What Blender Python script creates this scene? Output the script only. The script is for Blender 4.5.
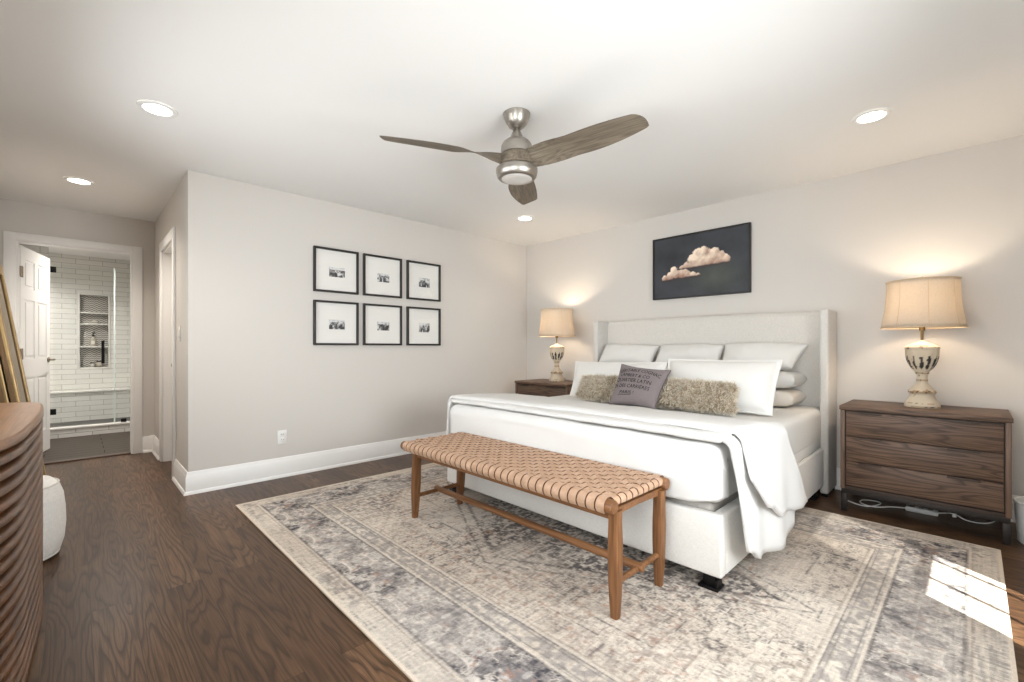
import bpy, bmesh, math, random
import numpy as np
from mathutils import Vector, Matrix, noise

for _o in list(bpy.data.objects):
    bpy.data.objects.remove(_o)
scn = bpy.context.scene
COL = scn.collection
R = math.radians
PI = math.pi

# ------------------------------------------------------------------ camera
cd = bpy.data.cameras.new('camera')
cam = bpy.data.objects.new('camera', cd)
COL.objects.link(cam)
cam.location = (4.1111, -4.2682, 1.1019)
cam.rotation_euler = (R(90), 0, R(45.815))
cd.sensor_width = 36.0
cd.lens = 448.67 / 1024 * 36
cd.shift_y = (347.57 - 341.0) / 1024
cd.clip_start = 0.02
scn.camera = cam

# ------------------------------------------------------------------ world, sun, exposure
world = bpy.data.worlds.new('world')
scn.world = world
world.use_nodes = True
wn = world.node_tree.nodes
bg = wn['Background']
bg.inputs['Color'].default_value = (0.75, 0.87, 1.0, 1)
bg.inputs['Strength'].default_value = 1.2

sun = bpy.data.lights.new('sun', 'SUN')
sun.energy = 14.0
sun.angle = R(0.5)
sun.color = (1.0, 0.95, 0.88)
sun_o = bpy.data.objects.new('sun', sun)
COL.objects.link(sun_o)
_e = R(51)
_d = Vector((0.82 * math.cos(_e), -0.572 * math.cos(_e), math.sin(_e)))
sun_o.rotation_euler = _d.to_track_quat('Z', 'Y').to_euler()
sun_o.location = (9, -8, 8)

vs = scn.view_settings
vs.view_transform = 'Standard'
vs.look = 'None'
vs.gamma = 1.0
vs.exposure = 0.34
vs.use_curve_mapping = False


def area(name, loc, dirv, sx, sy, power, color, spread=180):
    l = bpy.data.lights.new(name, 'AREA')
    l.shape = 'RECTANGLE'
    l.size, l.size_y = sx, sy
    l.energy = power
    l.color = color
    l.spread = R(spread)
    o = bpy.data.objects.new(name, l)
    o.location = loc
    o.rotation_euler = Vector(dirv).to_track_quat('-Z', 'Z').to_euler()
    COL.objects.link(o)
    return o


DAY = (0.92, 0.97, 1.0)
# area lamps stand in for window daylight; narrow uplights added to brighten the ceiling
area('daylight_right_window', (4.69, -2.775, 1.22), (-1, 0, -0.12), 0.8, 1.4, 31, DAY, 140)
area('daylight_front_window', (3.70, -4.735, 1.15), (0, 1, -0.15), 1.45, 1.3, 27, DAY, 150)
area('fill_sideboard_window', (1.45, -4.735, 1.45), (0, 1, -0.15), 1.7, 0.8, 13, DAY, 145)  # lamp of an added, unseen window; evens out the room light
area('ceiling_fill_right', (4.68, -2.775, 1.10), (-1, 0, 0.30), 0.8, 0.6, 1.6, DAY, 95)
area('ceiling_fill_front', (3.70, -4.725, 1.00), (-0.25, 1, 0.32), 1.45, 0.6, 3.0, DAY, 110)
area('ceiling_fill_sideboard', (1.45, -4.725, 1.30), (-0.1, 1, 0.30), 1.7, 0.4, 5.5, DAY, 115)

# ------------------------------------------------------------------ helpers
def lin(c):
    out = []
    for v in c[:3]:
        v = v / 255.0
        out.append(v / 12.92 if v <= 0.04045 else ((v + 0.055) / 1.055) ** 2.4)
    return (out[0], out[1], out[2], 1.0)


class NT:
    """tiny node-graph helper"""
    def __init__(self, name):
        self.m = bpy.data.materials.new(name)
        self.m.use_nodes = True
        self.t = self.m.node_tree
        self.b = self.t.nodes['Principled BSDF']
        self.out = self.t.nodes['Material Output']

    def n(self, kind, **kw):
        nd = self.t.nodes.new(kind)
        for k, v in kw.items():
            setattr(nd, k, v)
        return nd

    def l(self, a, b):
        self.t.links.new(a, b)

    def setin(self, nd, key, v):
        if hasattr(v, 'is_linked') or hasattr(v, 'links'):
            self.l(v, nd.inputs[key])
        else:
            nd.inputs[key].default_value = v

    def math(self, op, a, b=0.0, c=0.0):
        nd = self.n('ShaderNodeMath', operation=op)
        self.setin(nd, 0, a); self.setin(nd, 1, b); self.setin(nd, 2, c)
        return nd.outputs[0]

    def mix(self, f, a, b, mode='MIX'):
        nd = self.n('ShaderNodeMix', data_type='RGBA', blend_type=mode)
        self.setin(nd, 0, f); self.setin(nd, 6, a); self.setin(nd, 7, b)
        return nd.outputs[2]

    def ramp(self, f, stops):
        nd = self.n('ShaderNodeValToRGB')
        els = nd.color_ramp.elements
        while len(els) < len(stops):
            els.new(0.5)
        for e, (p, c) in zip(els, stops):
            e.position = p
            e.color = c if len(c) == 4 else (c[0], c[1], c[2], 1)
        self.l(f, nd.inputs[0])
        return nd.outputs[0]

    def coord(self, kind='Object'):
        return self.n('ShaderNodeTexCoord').outputs[kind]

    def pos(self):
        return self.n('ShaderNodeNewGeometry').outputs['Position']

    def mapping(self, v, scale=(1, 1, 1), rot=(0, 0, 0), loc=(0, 0, 0)):
        nd = self.n('ShaderNodeMapping')
        self.l(v, nd.inputs[0])
        nd.inputs['Scale'].default_value = scale
        nd.inputs['Rotation'].default_value = rot
        nd.inputs['Location'].default_value = loc
        return nd.outputs[0]

    def noise(self, v, scale=5, detail=4, rough=0.5, dist=0.0, dims='3D', w=None):
        nd = self.n('ShaderNodeTexNoise', noise_dimensions=dims)
        self.l(v, nd.inputs['Vector'])
        if w is not None:
            self.setin(nd, 'W', w)
        nd.inputs['Scale'].default_value = scale
        nd.inputs['Detail'].default_value = detail
        nd.inputs['Roughness'].default_value = rough
        nd.inputs['Distortion'].default_value = dist
        return nd.outputs[0]

    def bump(self, h, strength=0.2, dist=0.01):
        nd = self.n('ShaderNodeBump')
        nd.inputs['Strength'].default_value = strength
        nd.inputs['Distance'].default_value = dist
        self.l(h, nd.inputs['Height'])
        self.l(nd.outputs[0], self.b.inputs['Normal'])

    def base(self, c):
        self.setin(self.b, 'Base Color', c)

    def rough(self, r):
        self.setin(self.b, 'Roughness', r)


def mat_plain(name, rgb, rough=0.5, metal=0.0, spec=0.5, var=0.0, vscale=8, bump=0.0, bscale=200, bdist=0.002):
    g = NT(name)
    c = lin(rgb)
    if var > 0:
        f = g.noise(g.coord(), vscale, 5, 0.6)
        c2 = tuple(x * (1 - var) for x in c[:3]) + (1,)
        g.base(g.mix(g.ramp(f, [(0.3, (0, 0, 0)), (0.7, (1, 1, 1))]), c2, c))
    else:
        g.base(c)
    g.rough(rough)
    g.b.inputs['Metallic'].default_value = metal
    g.b.inputs['Specular IOR Level'].default_value = spec
    if bump > 0:
        g.bump(g.noise(g.coord(), bscale, 3, 0.6), bump, bdist)
    return g.m


def mat_emit(name, rgb, strength):
    g = NT(name)
    g.base(lin(rgb))
    g.b.inputs['Emission Color'].default_value = lin(rgb)
    g.b.inputs['Emission Strength'].default_value = strength
    return g.m


def mat_wood(name, dark, mid, light, axis='x', along=1.0, across=9.0, rings=10, rough=0.45, contrast=0.6, spec=0.4, fine=1.0):
    """wood with cathedral grain: iso-lines of a stretched noise plus fine fibres"""
    g = NT(name)
    co = g.coord()
    sc = {'x': (along, across, across), 'y': (across, along, across), 'z': (across, across, along)}[axis]
    v = g.mapping(co, sc)
    base = g.noise(v, 1.0, 2.5, 0.45, 0.25)
    ring = g.math('FRACT', g.math('MULTIPLY', base, rings))
    rl = g.ramp(ring, [(0.0, (0, 0, 0)), (0.14, (0.25, 0.25, 0.25)), (0.45, (1, 1, 1)), (0.85, (0.75, 0.75, 0.75)), (1.0, (0, 0, 0))])
    sf = {'x': (along * 3, 140, 140), 'y': (140, along * 3, 140), 'z': (140, 140, along * 3)}[axis]
    fib = g.noise(g.mapping(co, sf), 1.0, 3, 0.6)
    big = g.noise(g.mapping(co, tuple(s * 0.5 for s in sc)), 1.0, 3, 0.5)
    c = g.mix(g.ramp(big, [(0.3, (0, 0, 0)), (0.7, (1, 1, 1))]), lin(mid), lin(light))
    inv = g.math('MULTIPLY', g.math('SUBTRACT', 1.0, rl), contrast)
    c = g.mix(inv, c, lin(dark))
    ff = g.math('MULTIPLY', g.ramp(fib, [(0.45, (0, 0, 0)), (0.62, (1, 1, 1))]), 0.45 * fine)
    c = g.mix(ff, c, lin(dark))
    g.base(c)
    g.rough(rough)
    g.b.inputs['Specular IOR Level'].default_value = spec
    g.bump(fib, 0.15, 0.002)
    return g.m


def mat_attr(name, rough=0.8, spec=0.2, weave=0.0, wscale=300, bump=0.0):
    g = NT(name)
    at = g.n('ShaderNodeAttribute', attribute_name='Col')
    c = at.outputs['Color']
    if weave > 0:
        f = g.noise(g.coord(), wscale, 2, 0.7)
        c = g.mix(weave, c, g.mix(1.0, c, g.ramp(f, [(0.35, (0.35, 0.35, 0.35)), (0.65, (1.5, 1.5, 1.5))]), 'MULTIPLY'))
        if bump:
            g.bump(f, bump, 0.004)
    g.base(c)
    g.rough(rough)
    g.b.inputs['Specular IOR Level'].default_value = spec
    return g.m


def mat_glass(name, refl=0.08, tint=(0.97, 0.985, 0.98)):
    g = NT(name)
    tr = g.n('ShaderNodeBsdfTransparent')
    tr.inputs[0].default_value = (*tint, 1)
    gl = g.n('ShaderNodeBsdfGlossy')
    gl.inputs['Roughness'].default_value = 0.02
    mx = g.n('ShaderNodeMixShader')
    mx.inputs[0].default_value = refl
    g.l(tr.outputs[0], mx.inputs[1]); g.l(gl.outputs[0], mx.inputs[2])
    g.l(mx.outputs[0], g.out.inputs[0])
    return g.m


def mat_translucent(name, rgb, rgb_t, mixf=0.5, weave=True, scale=260):
    g = NT(name)
    co = g.coord()
    cd_, ct_ = lin(rgb), lin(rgb_t)
    df = g.n('ShaderNodeBsdfDiffuse')
    tl = g.n('ShaderNodeBsdfTranslucent')
    if weave:
        f = g.noise(g.mapping(co, (1, 1, 4)), scale, 2, 0.7)
        rr = g.ramp(f, [(0.35, (0.7, 0.7, 0.7)), (0.65, (1.0, 1.0, 1.0))])
        g.l(g.mix(1.0, cd_, rr, 'MULTIPLY'), df.inputs[0])
        g.l(g.mix(1.0, ct_, rr, 'MULTIPLY'), tl.inputs[0])
    else:
        df.inputs[0].default_value = cd_
        tl.inputs[0].default_value = ct_
    mx = g.n('ShaderNodeMixShader')
    mx.inputs[0].default_value = mixf
    g.l(df.outputs[0], mx.inputs[1]); g.l(tl.outputs[0], mx.inputs[2])
    g.l(mx.outputs[0], g.out.inputs[0])
    return g.m


# ---- mesh helpers (world coordinates everywhere; obj() subtracts the root's origin)
def bm_new():
    return bmesh.new()


def add_box(bm, lo, hi, bev=0.0, seg=2, M=None):
    x0, y0, z0 = lo; x1, y1, z1 = hi
    t = bmesh.new()
    bmesh.ops.create_cube(t, size=1.0)
    for v in t.verts:
        v.co = Vector(((x0 + x1) / 2 + v.co.x * (x1 - x0), (y0 + y1) / 2 + v.co.y * (y1 - y0), (z0 + z1) / 2 + v.co.z * (z1 - z0)))
    if bev > 0:
        bmesh.ops.bevel(t, geom=list(t.edges), offset=bev, segments=seg, profile=0.5, affect='EDGES')
    merge(bm, t, M)


def merge(bm, t, M=None):
    mp = {}
    for v in t.verts:
        mp[v] = bm.verts.new(M @ v.co if M is not None else v.co)
    for f in t.faces:
        try:
            bm.faces.new([mp[v] for v in f.verts])
        except ValueError:
            pass
    t.free()


def add_lathe(bm, c, prof, seg=48, caps=True):
    """prof: list of (r,z) from bottom to top, z relative to c"""
    rings = []
    for r, z in prof:
        rings.append([bm.verts.new((c[0] + r * math.cos(2 * PI * k / seg), c[1] + r * math.sin(2 * PI * k / seg), c[2] + z)) for k in range(seg)])
    for a, b in zip(rings[:-1], rings[1:]):
        for k in range(seg):
            bm.faces.new((a[k], a[(k + 1) % seg], b[(k + 1) % seg], b[k]))
    if caps:
        bm.faces.new(list(reversed(rings[0])))
        bm.faces.new(rings[-1])
    return rings


def add_tube(bm, pts, rad, seg=10, caps=True):
    """swept circle through pts; rad a number or list"""
    pts = [Vector(p) for p in pts]
    n = len(pts)
    rads = rad if isinstance(rad, (list, tuple)) else [rad] * n
    rings = []
    up = None
    for i, p in enumerate(pts):
        t = (pts[min(i + 1, n - 1)] - pts[max(i - 1, 0)]).normalized()
        if up is None:
            up = Vector((0, 0, 1)) if abs(t.z) < 0.9 else Vector((1, 0, 0))
        a = t.cross(up)
        if a.length < 1e-6:
            a = t.cross(Vector((0, 1, 0)))
        a.normalize()
        b = a.cross(t).normalized()
        up = b
        rings.append([bm.verts.new(p + a * rads[i] * math.cos(2 * PI * k / seg) + b * rads[i] * math.sin(2 * PI * k / seg)) for k in range(seg)])
    for a, b in zip(rings[:-1], rings[1:]):
        for k in range(seg):
            bm.faces.new((a[k], a[(k + 1) % seg], b[(k + 1) % seg], b[k]))
    if caps:
        bm.faces.new(list(reversed(rings[0])))
        bm.faces.new(rings[-1])


def add_grid(bm, P, closed_u=False):
    """P[i][j] -> Vector; quads"""
    V = [[bm.verts.new(p) for p in row] for row in P]
    n = len(V); m = len(V[0])
    for i in range(n - 1 if not closed_u else n):
        for j in range(m - 1):
            bm.faces.new((V[i][j], V[(i + 1) % n][j], V[(i + 1) % n][j + 1], V[i][j + 1]))
    return V


def add_prism_x(bm, prof, x0, x1):
    """closed profile of (y,z) extruded along x"""
    a = [bm.verts.new((x0, y, z)) for y, z in prof]
    b = [bm.verts.new((x1, y, z)) for y, z in prof]
    n = len(prof)
    for k in range(n):
        bm.faces.new((a[k], a[(k + 1) % n], b[(k + 1) % n], b[k]))
    bm.faces.new(list(reversed(a))); bm.faces.new(b)


def add_prism_y(bm, prof, y0, y1):
    a = [bm.verts.new((x, y0, z)) for x, z in prof]
    b = [bm.verts.new((x, y1, z)) for x, z in prof]
    n = len(prof)
    for k in range(n):
        bm.faces.new((a[k], a[(k + 1) % n], b[(k + 1) % n], b[k]))
    bm.faces.new(list(reversed(a))); bm.faces.new(b)


def root_of(o):
    while o.parent:
        o = o.parent
    return o


def obj(name, bm, mat, parent=None, origin=None, smooth=True, angle=40, recalc=True):
    if recalc:
        bmesh.ops.recalc_face_normals(bm, faces=list(bm.faces))
    if parent is not None:
        off = Vector(root_of(parent).location)
    elif origin is not None:
        off = Vector(origin)
    else:
        xs = [v.co for v in bm.verts]
        off = Vector(((min(v.x for v in xs) + max(v.x for v in xs)) / 2, (min(v.y for v in xs) + max(v.y for v in xs)) / 2, min(v.z for v in xs)))
    for v in bm.verts:
        v.co -= off
    me = bpy.data.meshes.new(name)
    bm.to_mesh(me)
    bm.free()
    if mat is not None:
        for m in (mat if isinstance(mat, (list, tuple)) else [mat]):
            me.materials.append(m)
    if smooth:
        for p in me.polygons:
            p.use_smooth = True
        me.set_sharp_from_angle(angle=R(angle))
    o = bpy.data.objects.new(name, me)
    COL.objects.link(o)
    if parent is not None:
        o.parent = parent
    else:
        o.location = off
    return o


def thing(name, label, cat, loc, group=None):
    o = bpy.data.objects.new(name, None)
    o.empty_display_size = 0.1
    COL.objects.link(o)
    o.location = loc
    o['label'] = label
    o['category'] = cat
    if group:
        o['group'] = group
    return o


def tag(o, label, cat, group=None):
    o['label'] = label
    o['category'] = cat
    if group:
        o['group'] = group
    return o


def struct(name, bm, mat, parent=None, label=None, **kw):
    o = obj(name, bm, mat, parent, **kw)
    if parent is None:
        o['kind'] = 'structure'
    if label:
        o['label'] = label
    return o


def struct_empty(name, loc, label=None):
    o = bpy.data.objects.new(name, None)
    o.empty_display_size = 0.1
    o.location = loc
    o['kind'] = 'structure'
    if label:
        o['label'] = label
    COL.objects.link(o)
    return o


def dup(root, loc, label, group=None):
    r = root.copy(); COL.objects.link(r)
    r.location = loc
    r['label'] = label
    if group:
        r['group'] = group
    for ch in list(root.children):
        c = ch.copy(); COL.objects.link(c); c.parent = r
        for g in list(ch.children):
            d = g.copy(); COL.objects.link(d); d.parent = c
    return r


def set_colors(o, cols):
    """per-vertex colours (linear rgb, n x 3)"""
    me = o.data
    at = me.color_attributes.new('Col', 'FLOAT_COLOR', 'POINT')
    n = len(me.vertices)
    a = np.ones((n, 4), dtype=np.float32)
    a[:, :3] = cols
    at.data.foreach_set('color', a.ravel())


def slin(a):
    a = np.asarray(a, float) / 255.0
    return np.where(a <= 0.04045, a / 12.92, ((a + 0.055) / 1.055) ** 2.4)


def vnoise(x, y, seed, oct_=1, gain=0.5):
    """value noise in numpy, 0..1"""
    out = np.zeros_like(x, float); amp = 1.0; tot = 0
    for k in range(oct_):
        rs = np.random.RandomState(seed + 101 * k)
        T = rs.rand(256, 256)
        fx, fy = x * 2 ** k, y * 2 ** k
        ix, iy = np.floor(fx).astype(int), np.floor(fy).astype(int)
        u, v = fx - ix, fy - iy
        u = u * u * (3 - 2 * u); v = v * v * (3 - 2 * v)
        a = T[ix % 256, iy % 256]; b = T[(ix + 1) % 256, iy % 256]
        c = T[ix % 256, (iy + 1) % 256]; d = T[(ix + 1) % 256, (iy + 1) % 256]
        out += amp * ((a * (1 - u) + b * u) * (1 - v) + (c * (1 - u) + d * u) * v)
        tot += amp; amp *= gain
    return out / tot


def grid_plane(nx, ny, fn):
    """mesh object data for dense colour planes: fn(s,t) -> xyz arrays"""
    s, t = np.meshgrid(np.linspace(0, 1, nx), np.linspace(0, 1, ny), indexing='xy')
    X, Y, Z = fn(s, t)
    V = np.stack([X.ravel(), Y.ravel(), Z.ravel()], 1)
    i = np.arange((ny - 1) * nx).reshape(ny - 1, nx)[:, :-1].ravel()
    F = np.stack([i, i + 1, i + nx + 1, i + nx], 1)
    me = bpy.data.meshes.new('plane')
    me.vertices.add(len(V)); me.vertices.foreach_set('co', V.astype(np.float32).ravel())
    me.loops.add(F.size); me.loops.foreach_set('vertex_index', F.astype(np.int32).ravel())
    me.polygons.add(len(F))
    me.polygons.foreach_set('loop_start', (np.arange(len(F)) * 4).astype(np.int32))
    me.polygons.foreach_set('loop_total', np.full(len(F), 4, np.int32))
    me.update(calc_edges=True)
    me.validate()
    return me, s, t


# ------------------------------------------------------------------ materials
def mat_wall(name, rgb):
    g = NT(name)
    g.base(lin(rgb)); g.rough(0.85); g.b.inputs['Specular IOR Level'].default_value = 0.2
    g.bump(g.noise(g.pos(), 220, 3, 0.6), 0.05, 0.001)
    return g.m


M_WALL = mat_wall('greige_paint', (214, 209, 203))
M_CEIL = mat_wall('ceiling_paint', (238, 236, 233))
M_TRIM = mat_plain('white_trim_paint', (240, 238, 235), 0.35, spec=0.4)
M_DOOR = mat_plain('white_door_paint', (236, 233, 229), 0.4, spec=0.4)
M_BLACK = mat_plain('black_metal', (22, 21, 21), 0.45, 0.6)
M_NICKEL = mat_plain('brushed_nickel', (172, 166, 158), 0.34, 0.95, var=0.1, vscale=30)
M_BRONZE = mat_plain('hinge_nickel', (150, 135, 118), 0.4, 0.8)
M_PLASTIC = mat_plain('white_plastic', (236, 234, 230), 0.4)
M_GLASS = mat_glass('clear_glass', 0.02)


def mat_floor():
    g = NT('oak_floor')
    p = g.pos()
    br = g.n('ShaderNodeTexBrick')
    br.offset = 0.37; br.offset_frequency = 2; br.squash = 1
    g.l(p, br.inputs['Vector'])
    br.inputs['Color1'].default_value = (0, 0, 0, 1)
    br.inputs['Color2'].default_value = (1, 1, 1, 1)
    br.inputs['Mortar'].default_value = (0.5, 0.5, 0.5, 1)
    br.inputs['Scale'].default_value = 1.0
    br.inputs['Mortar Size'].default_value = 0.0012
    br.inputs['Mortar Smooth'].default_value = 0.1
    br.inputs['Brick Width'].default_value = 1.55
    br.inputs['Row Height'].default_value = 0.128
    rnd = g.math('MULTIPLY', br.outputs['Color'], 17.0)
    v = g.mapping(p, (0.9, 8.0, 1))
    base = g.noise(v, 1.0, 2.5, 0.42, 0.25, '4D', rnd)
    ring = g.math('FRACT', g.math('MULTIPLY', base, 17.0))
    rl = g.ramp(ring, [(0.0, (0, 0, 0)), (0.16, (0.35, 0.35, 0.35)), (0.45, (1, 1, 1)), (0.86, (0.8, 0.8, 0.8)), (1.0, (0, 0, 0))])
    fib = g.noise(g.mapping(p, (5, 190, 1)), 1.0, 3, 0.6, 0, '4D', rnd)
    big = g.noise(g.mapping(p, (0.8, 3, 1)), 1.0, 2, 0.5)
    tone = g.math('ADD', g.math('MULTIPLY', br.outputs['Color'], 0.55), g.math('MULTIPLY', big, 0.5))
    c = g.ramp(tone, [(0.2, lin((80, 57, 40))), (0.5, lin((98, 72, 51))), (0.8, lin((116, 87, 63)))])
    c = g.mix(g.math('MULTIPLY', g.math('SUBTRACT', 1.0, rl), 0.85), c, lin((48, 33, 23)))
    c = g.mix(g.math('MULTIPLY', g.ramp(fib, [(0.46, (0, 0, 0)), (0.60, (1, 1, 1))]), 0.5), c, lin((58, 41, 30)))
    c = g.mix(g.math('MULTIPLY', br.outputs['Fac'], 0.7), c, lin((40, 28, 20)))
    g.base(c)
    g.rough(g.math('ADD', g.math('MULTIPLY', fib, 0.18), 0.26))
    g.b.inputs['Specular IOR Level'].default_value = 0.22
    h = g.math('SUBTRACT', fib, g.math('MULTIPLY', br.outputs['Fac'], 3.0))
    g.bump(h, 0.12, 0.0015)
    return g.m


def mat_tile(name, w=0.305, h=0.077, tint=(232, 229, 223), grout=(158, 152, 145), axis='yz', rough=0.09, bump=0.35, spec=0.5):
    g = NT(name)
    p = g.pos()
    sp = g.n('ShaderNodeSeparateXYZ'); g.l(p, sp.inputs[0])
    cb = g.n('ShaderNodeCombineXYZ')
    a, b = {'yz': (1, 2), 'xz': (0, 2), 'xy': (0, 1), 'yx': (1, 0)}[axis]
    g.l(sp.outputs[a], cb.inputs[0]); g.l(sp.outputs[b], cb.inputs[1])
    br = g.n('ShaderNodeTexBrick')
    br.offset = 0.5
    g.l(cb.outputs[0], br.inputs['Vector'])
    c = lin(tint)
    br.inputs['Color1'].default_value = c
    br.inputs['Color2'].default_value = tuple(x * 0.93 for x in c[:3]) + (1,)
    br.inputs['Mortar'].default_value = lin(grout)
    br.inputs['Scale'].default_value = 1.0
    br.inputs['Mortar Size'].default_value = 0.0032
    br.inputs['Mortar Smooth'].default_value = 0.2
    br.inputs['Brick Width'].default_value = w
    br.inputs['Row Height'].default_value = h
    g.base(br.outputs['Color'])
    g.b.inputs['Specular IOR Level'].default_value = spec
    g.rough(g.math('ADD', g.math('MULTIPLY', br.outputs['Fac'], 0.5), rough))
    wob = g.noise(cb.outputs[0], 16, 2, 0.5)
    g.bump(g.math('SUBTRACT', g.math('MULTIPLY', wob, 1.0), g.math('MULTIPLY', br.outputs['Fac'], 1.0)), bump, 0.006)
    return g.m


M_FLOOR = mat_floor()
M_TILE = mat_tile('white_subway_tile', grout=(174, 168, 161))
M_BATHFLOOR = mat_tile('dark_plank_tile', 0.9, 0.15, (62, 51, 42), (48, 39, 32), 'yx', 0.35, 0.05, 0.15)
M_PEBBLE = mat_plain('shower_floor_mosaic', (92, 88, 84), 0.5, var=0.5, vscale=60)
M_MARBLE = mat_plain('white_stone', (228, 224, 218), 0.25, var=0.06, vscale=6)

# ------------------------------------------------------------------ room shell
H = 2.44
XR, YF = 4.75, -4.80        # right wall, front wall (behind the camera)
YH = -3.665                 # hall side of the jutting wall
XD = -1.97                  # wall with the bathroom doorway

b = bm_new(); add_box(b, (-2.03, YF - 0.12, -0.1), (XR + 0.12, 0.12, 0.0)); struct('floor', b, M_FLOOR, smooth=False)
b = bm_new(); add_box(b, (XD - 0.12, YF - 0.12, H), (XR + 0.12, 0.12, H + 0.12)); struct('ceiling', b, M_CEIL, smooth=False)
b = bm_new(); add_box(b, (-0.12, 0, 0), (XR + 0.12, 0.12, H)); struct('wall_back', b, M_WALL, smooth=False)
b = bm_new(); add_box(b, (-0.12, YH, 0), (0.0, 0.0, H), 0.003, 1); struct('wall_left', b, M_WALL, smooth=False)
# hall wall with a doorway: x from XD to -0.12
D2 = (-1.35, -0.64, 2.03)
b = bm_new()
add_box(b, (XD - 0.12, YH, 0), (D2[0], YH + 0.12, H))
add_box(b, (D2[1], YH, 0), (-0.12, YH + 0.12, H))
add_box(b, (D2[0], YH, D2[2]), (D2[1], YH + 0.12, H))
struct('wall_hall', b, M_WALL, smooth=False)
# doorway wall to bathroom
D1 = (-4.66, -3.843, 2.085)
b = bm_new()
add_box(b, (XD - 0.12, YF - 0.12, 0), (XD, D1[0], H))
add_box(b, (XD - 0.12, D1[1], 0), (XD, YH, H))
add_box(b, (XD - 0.12, D1[0], D1[2]), (XD, D1[1], H))
struct('wall_doorway', b, M_WALL, smooth=False)


def wall_with_windows(name, axis, plane, out, a0, a1, wins):
    """wall in plane axis=plane, thickness toward out, along other axis a0..a1, openings wins (lo,hi,z0,z1)"""
    b = bm_new()
    def bx(p0, p1, z0, z1):
        lo, hi = sorted((plane, plane + out))
        if axis == 'x':
            add_box(b, (lo, p0, z0), (hi, p1, z1))
        else:
            add_box(b, (p0, lo, z0), (p1, hi, z1))
    cur = a0
    for w0, w1, z0, z1 in sorted(wins):
        bx(cur, w0, 0, H)
        bx(w0, w1, 0, z0); bx(w0, w1, z1, H)
        cur = w1
    bx(cur, a1, 0, H)
    return struct(name, b, M_WALL, smooth=False)


W1 = (-2.205, -1.563, 0.35, 2.16)
W2 = (-3.20, -2.35, 0.45, 2.16)
W3 = (2.95, 4.45, 0.45, 2.16)
W4 = (0.55, 2.35, 0.98, 2.16)
wall_with_windows('wall_right', 'x', XR, 0.12, YF - 0.12, 0.0, [W1, W2])
wall_with_windows('wall_front', 'y', YF, -0.12, XD, XR, [W4, W3])

M_SUN_SHADE = mat_translucent('added_sun_shade', (236, 233, 227), (236, 233, 227), 0.12, False)  # unseen shades, added to keep direct sun out of the other windows


def mat_sheer_screen():
    g = NT('solar_screen')
    tr = g.n('ShaderNodeBsdfTransparent')
    df = g.n('ShaderNodeBsdfDiffuse'); df.inputs[0].default_value = lin((205, 202, 196))
    mx = g.n('ShaderNodeMixShader'); mx.inputs[0].default_value = 0.62
    g.l(tr.outputs[0], mx.inputs[1]); g.l(df.outputs[0], mx.inputs[2]); g.l(mx.outputs[0], g.out.inputs[0])
    return g.m


def window(name, axis, plane, out, w, rail, muntins, shade):
    """double-hung window with casing, sashes, panes and shade"""
    w0, w1, z0, z1 = w
    s = 1 if out > 0 else -1
    def P(d, a):   # d = depth into the wall from the room face
        return (plane + s * d, a) if axis == 'x' else (a, plane + s * d)
    def bx(b, d0, d1, a0, a1, za, zb, bev=0.0):
        p, q = P(d0, a0), P(d1, a1)
        add_box(b, (min(p[0], q[0]), min(p[1], q[1]), za), (max(p[0], q[0]), max(p[1], q[1]), zb), bev)
    mid = P(0.06, (w0 + w1) / 2)
    e = struct_empty(name, (mid[0], mid[1], z0))
    b = bm_new()
    for a, c in ((w0 - 0.075, w0), (w1, w1 + 0.075)):
        bx(b, -0.02, 0.0, a, c, z0 - 0.1, z1 + 0.09, 0.003)
    bx(b, -0.02, 0.0, w0, w1, z1, z1 + 0.09, 0.003)
    bx(b, -0.045, 0.0, w0 - 0.1, w1 + 0.1, z0 - 0.03, z0, 0.003)
    struct('window_casing', b, M_TRIM, e)
    b = bm_new()
    t = 0.004 if muntins else 0.045
    bx(b, 0.06, 0.09, w0, w0 + t, z0, z1); bx(b, 0.06, 0.09, w1 - t, w1, z0, z1)
    bx(b, 0.06, 0.09, w0 + t, w1 - t, z0, z0 + 0.05); bx(b, 0.06, 0.09, w0 + t, w1 - t, z1 - 0.05, z1)
    bx(b, 0.06, 0.09, w0 + t, w1 - t, rail - 0.02, rail + 0.02)
    struct('window_sash', b, M_TRIM, e)
    if muntins:
        b = bm_new()
        for m in muntins:
            bx(b, 0.065, 0.083, m - 0.006, m + 0.006, z0 + 0.05, rail - 0.02)
        struct('window_muntin', b, M_TRIM, e)
    b = bm_new(); bx(b, 0.074, 0.078, w0 + t, w1 - t, z0 + 0.05, z1 - 0.05)
    struct('window_glass', b, M_GLASS, e, smooth=False)
    b = bm_new()
    sd = 0.095 if muntins else 0.03
    bx(b, sd, sd + 0.002, w0 + 0.003, w1 - 0.003, shade[0], shade[1])
    bx(b, sd - 0.003, sd + 0.017, w0 + 0.003, w1 - 0.003, shade[1] - 0.04, shade[1])
    struct('window_shade', b, shade[2], e, smooth=False)
    return e


window('window_1', 'x', XR, 0.12, W1, 1.345, [-1.700, -1.957], (1.345, 2.16, mat_sheer_screen()))
window('window_2', 'x', XR, 0.12, W2, 1.3, [], (0.45, 2.16, M_SUN_SHADE))
window('added_window_4', 'y', YF, -0.12, W4, 1.56, [], (0.98, 2.16, M_SUN_SHADE))  # unseen window added above the sideboard to even out the ceiling light
window('window_3', 'y', YF, -0.12, W3, 1.3, [], (0.45, 2.16, M_SUN_SHADE))


# ---- baseboards (profile: shoe moulding, flat board, ogee cap)
BP = [(0, 0), (0.030, 0), (0.030, 0.008), (0.024, 0.020), (0.017, 0.024), (0.017, 0.128), (0.012, 0.138), (0.010, 0.152), (0.005, 0.165), (0, 0.167)]


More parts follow.
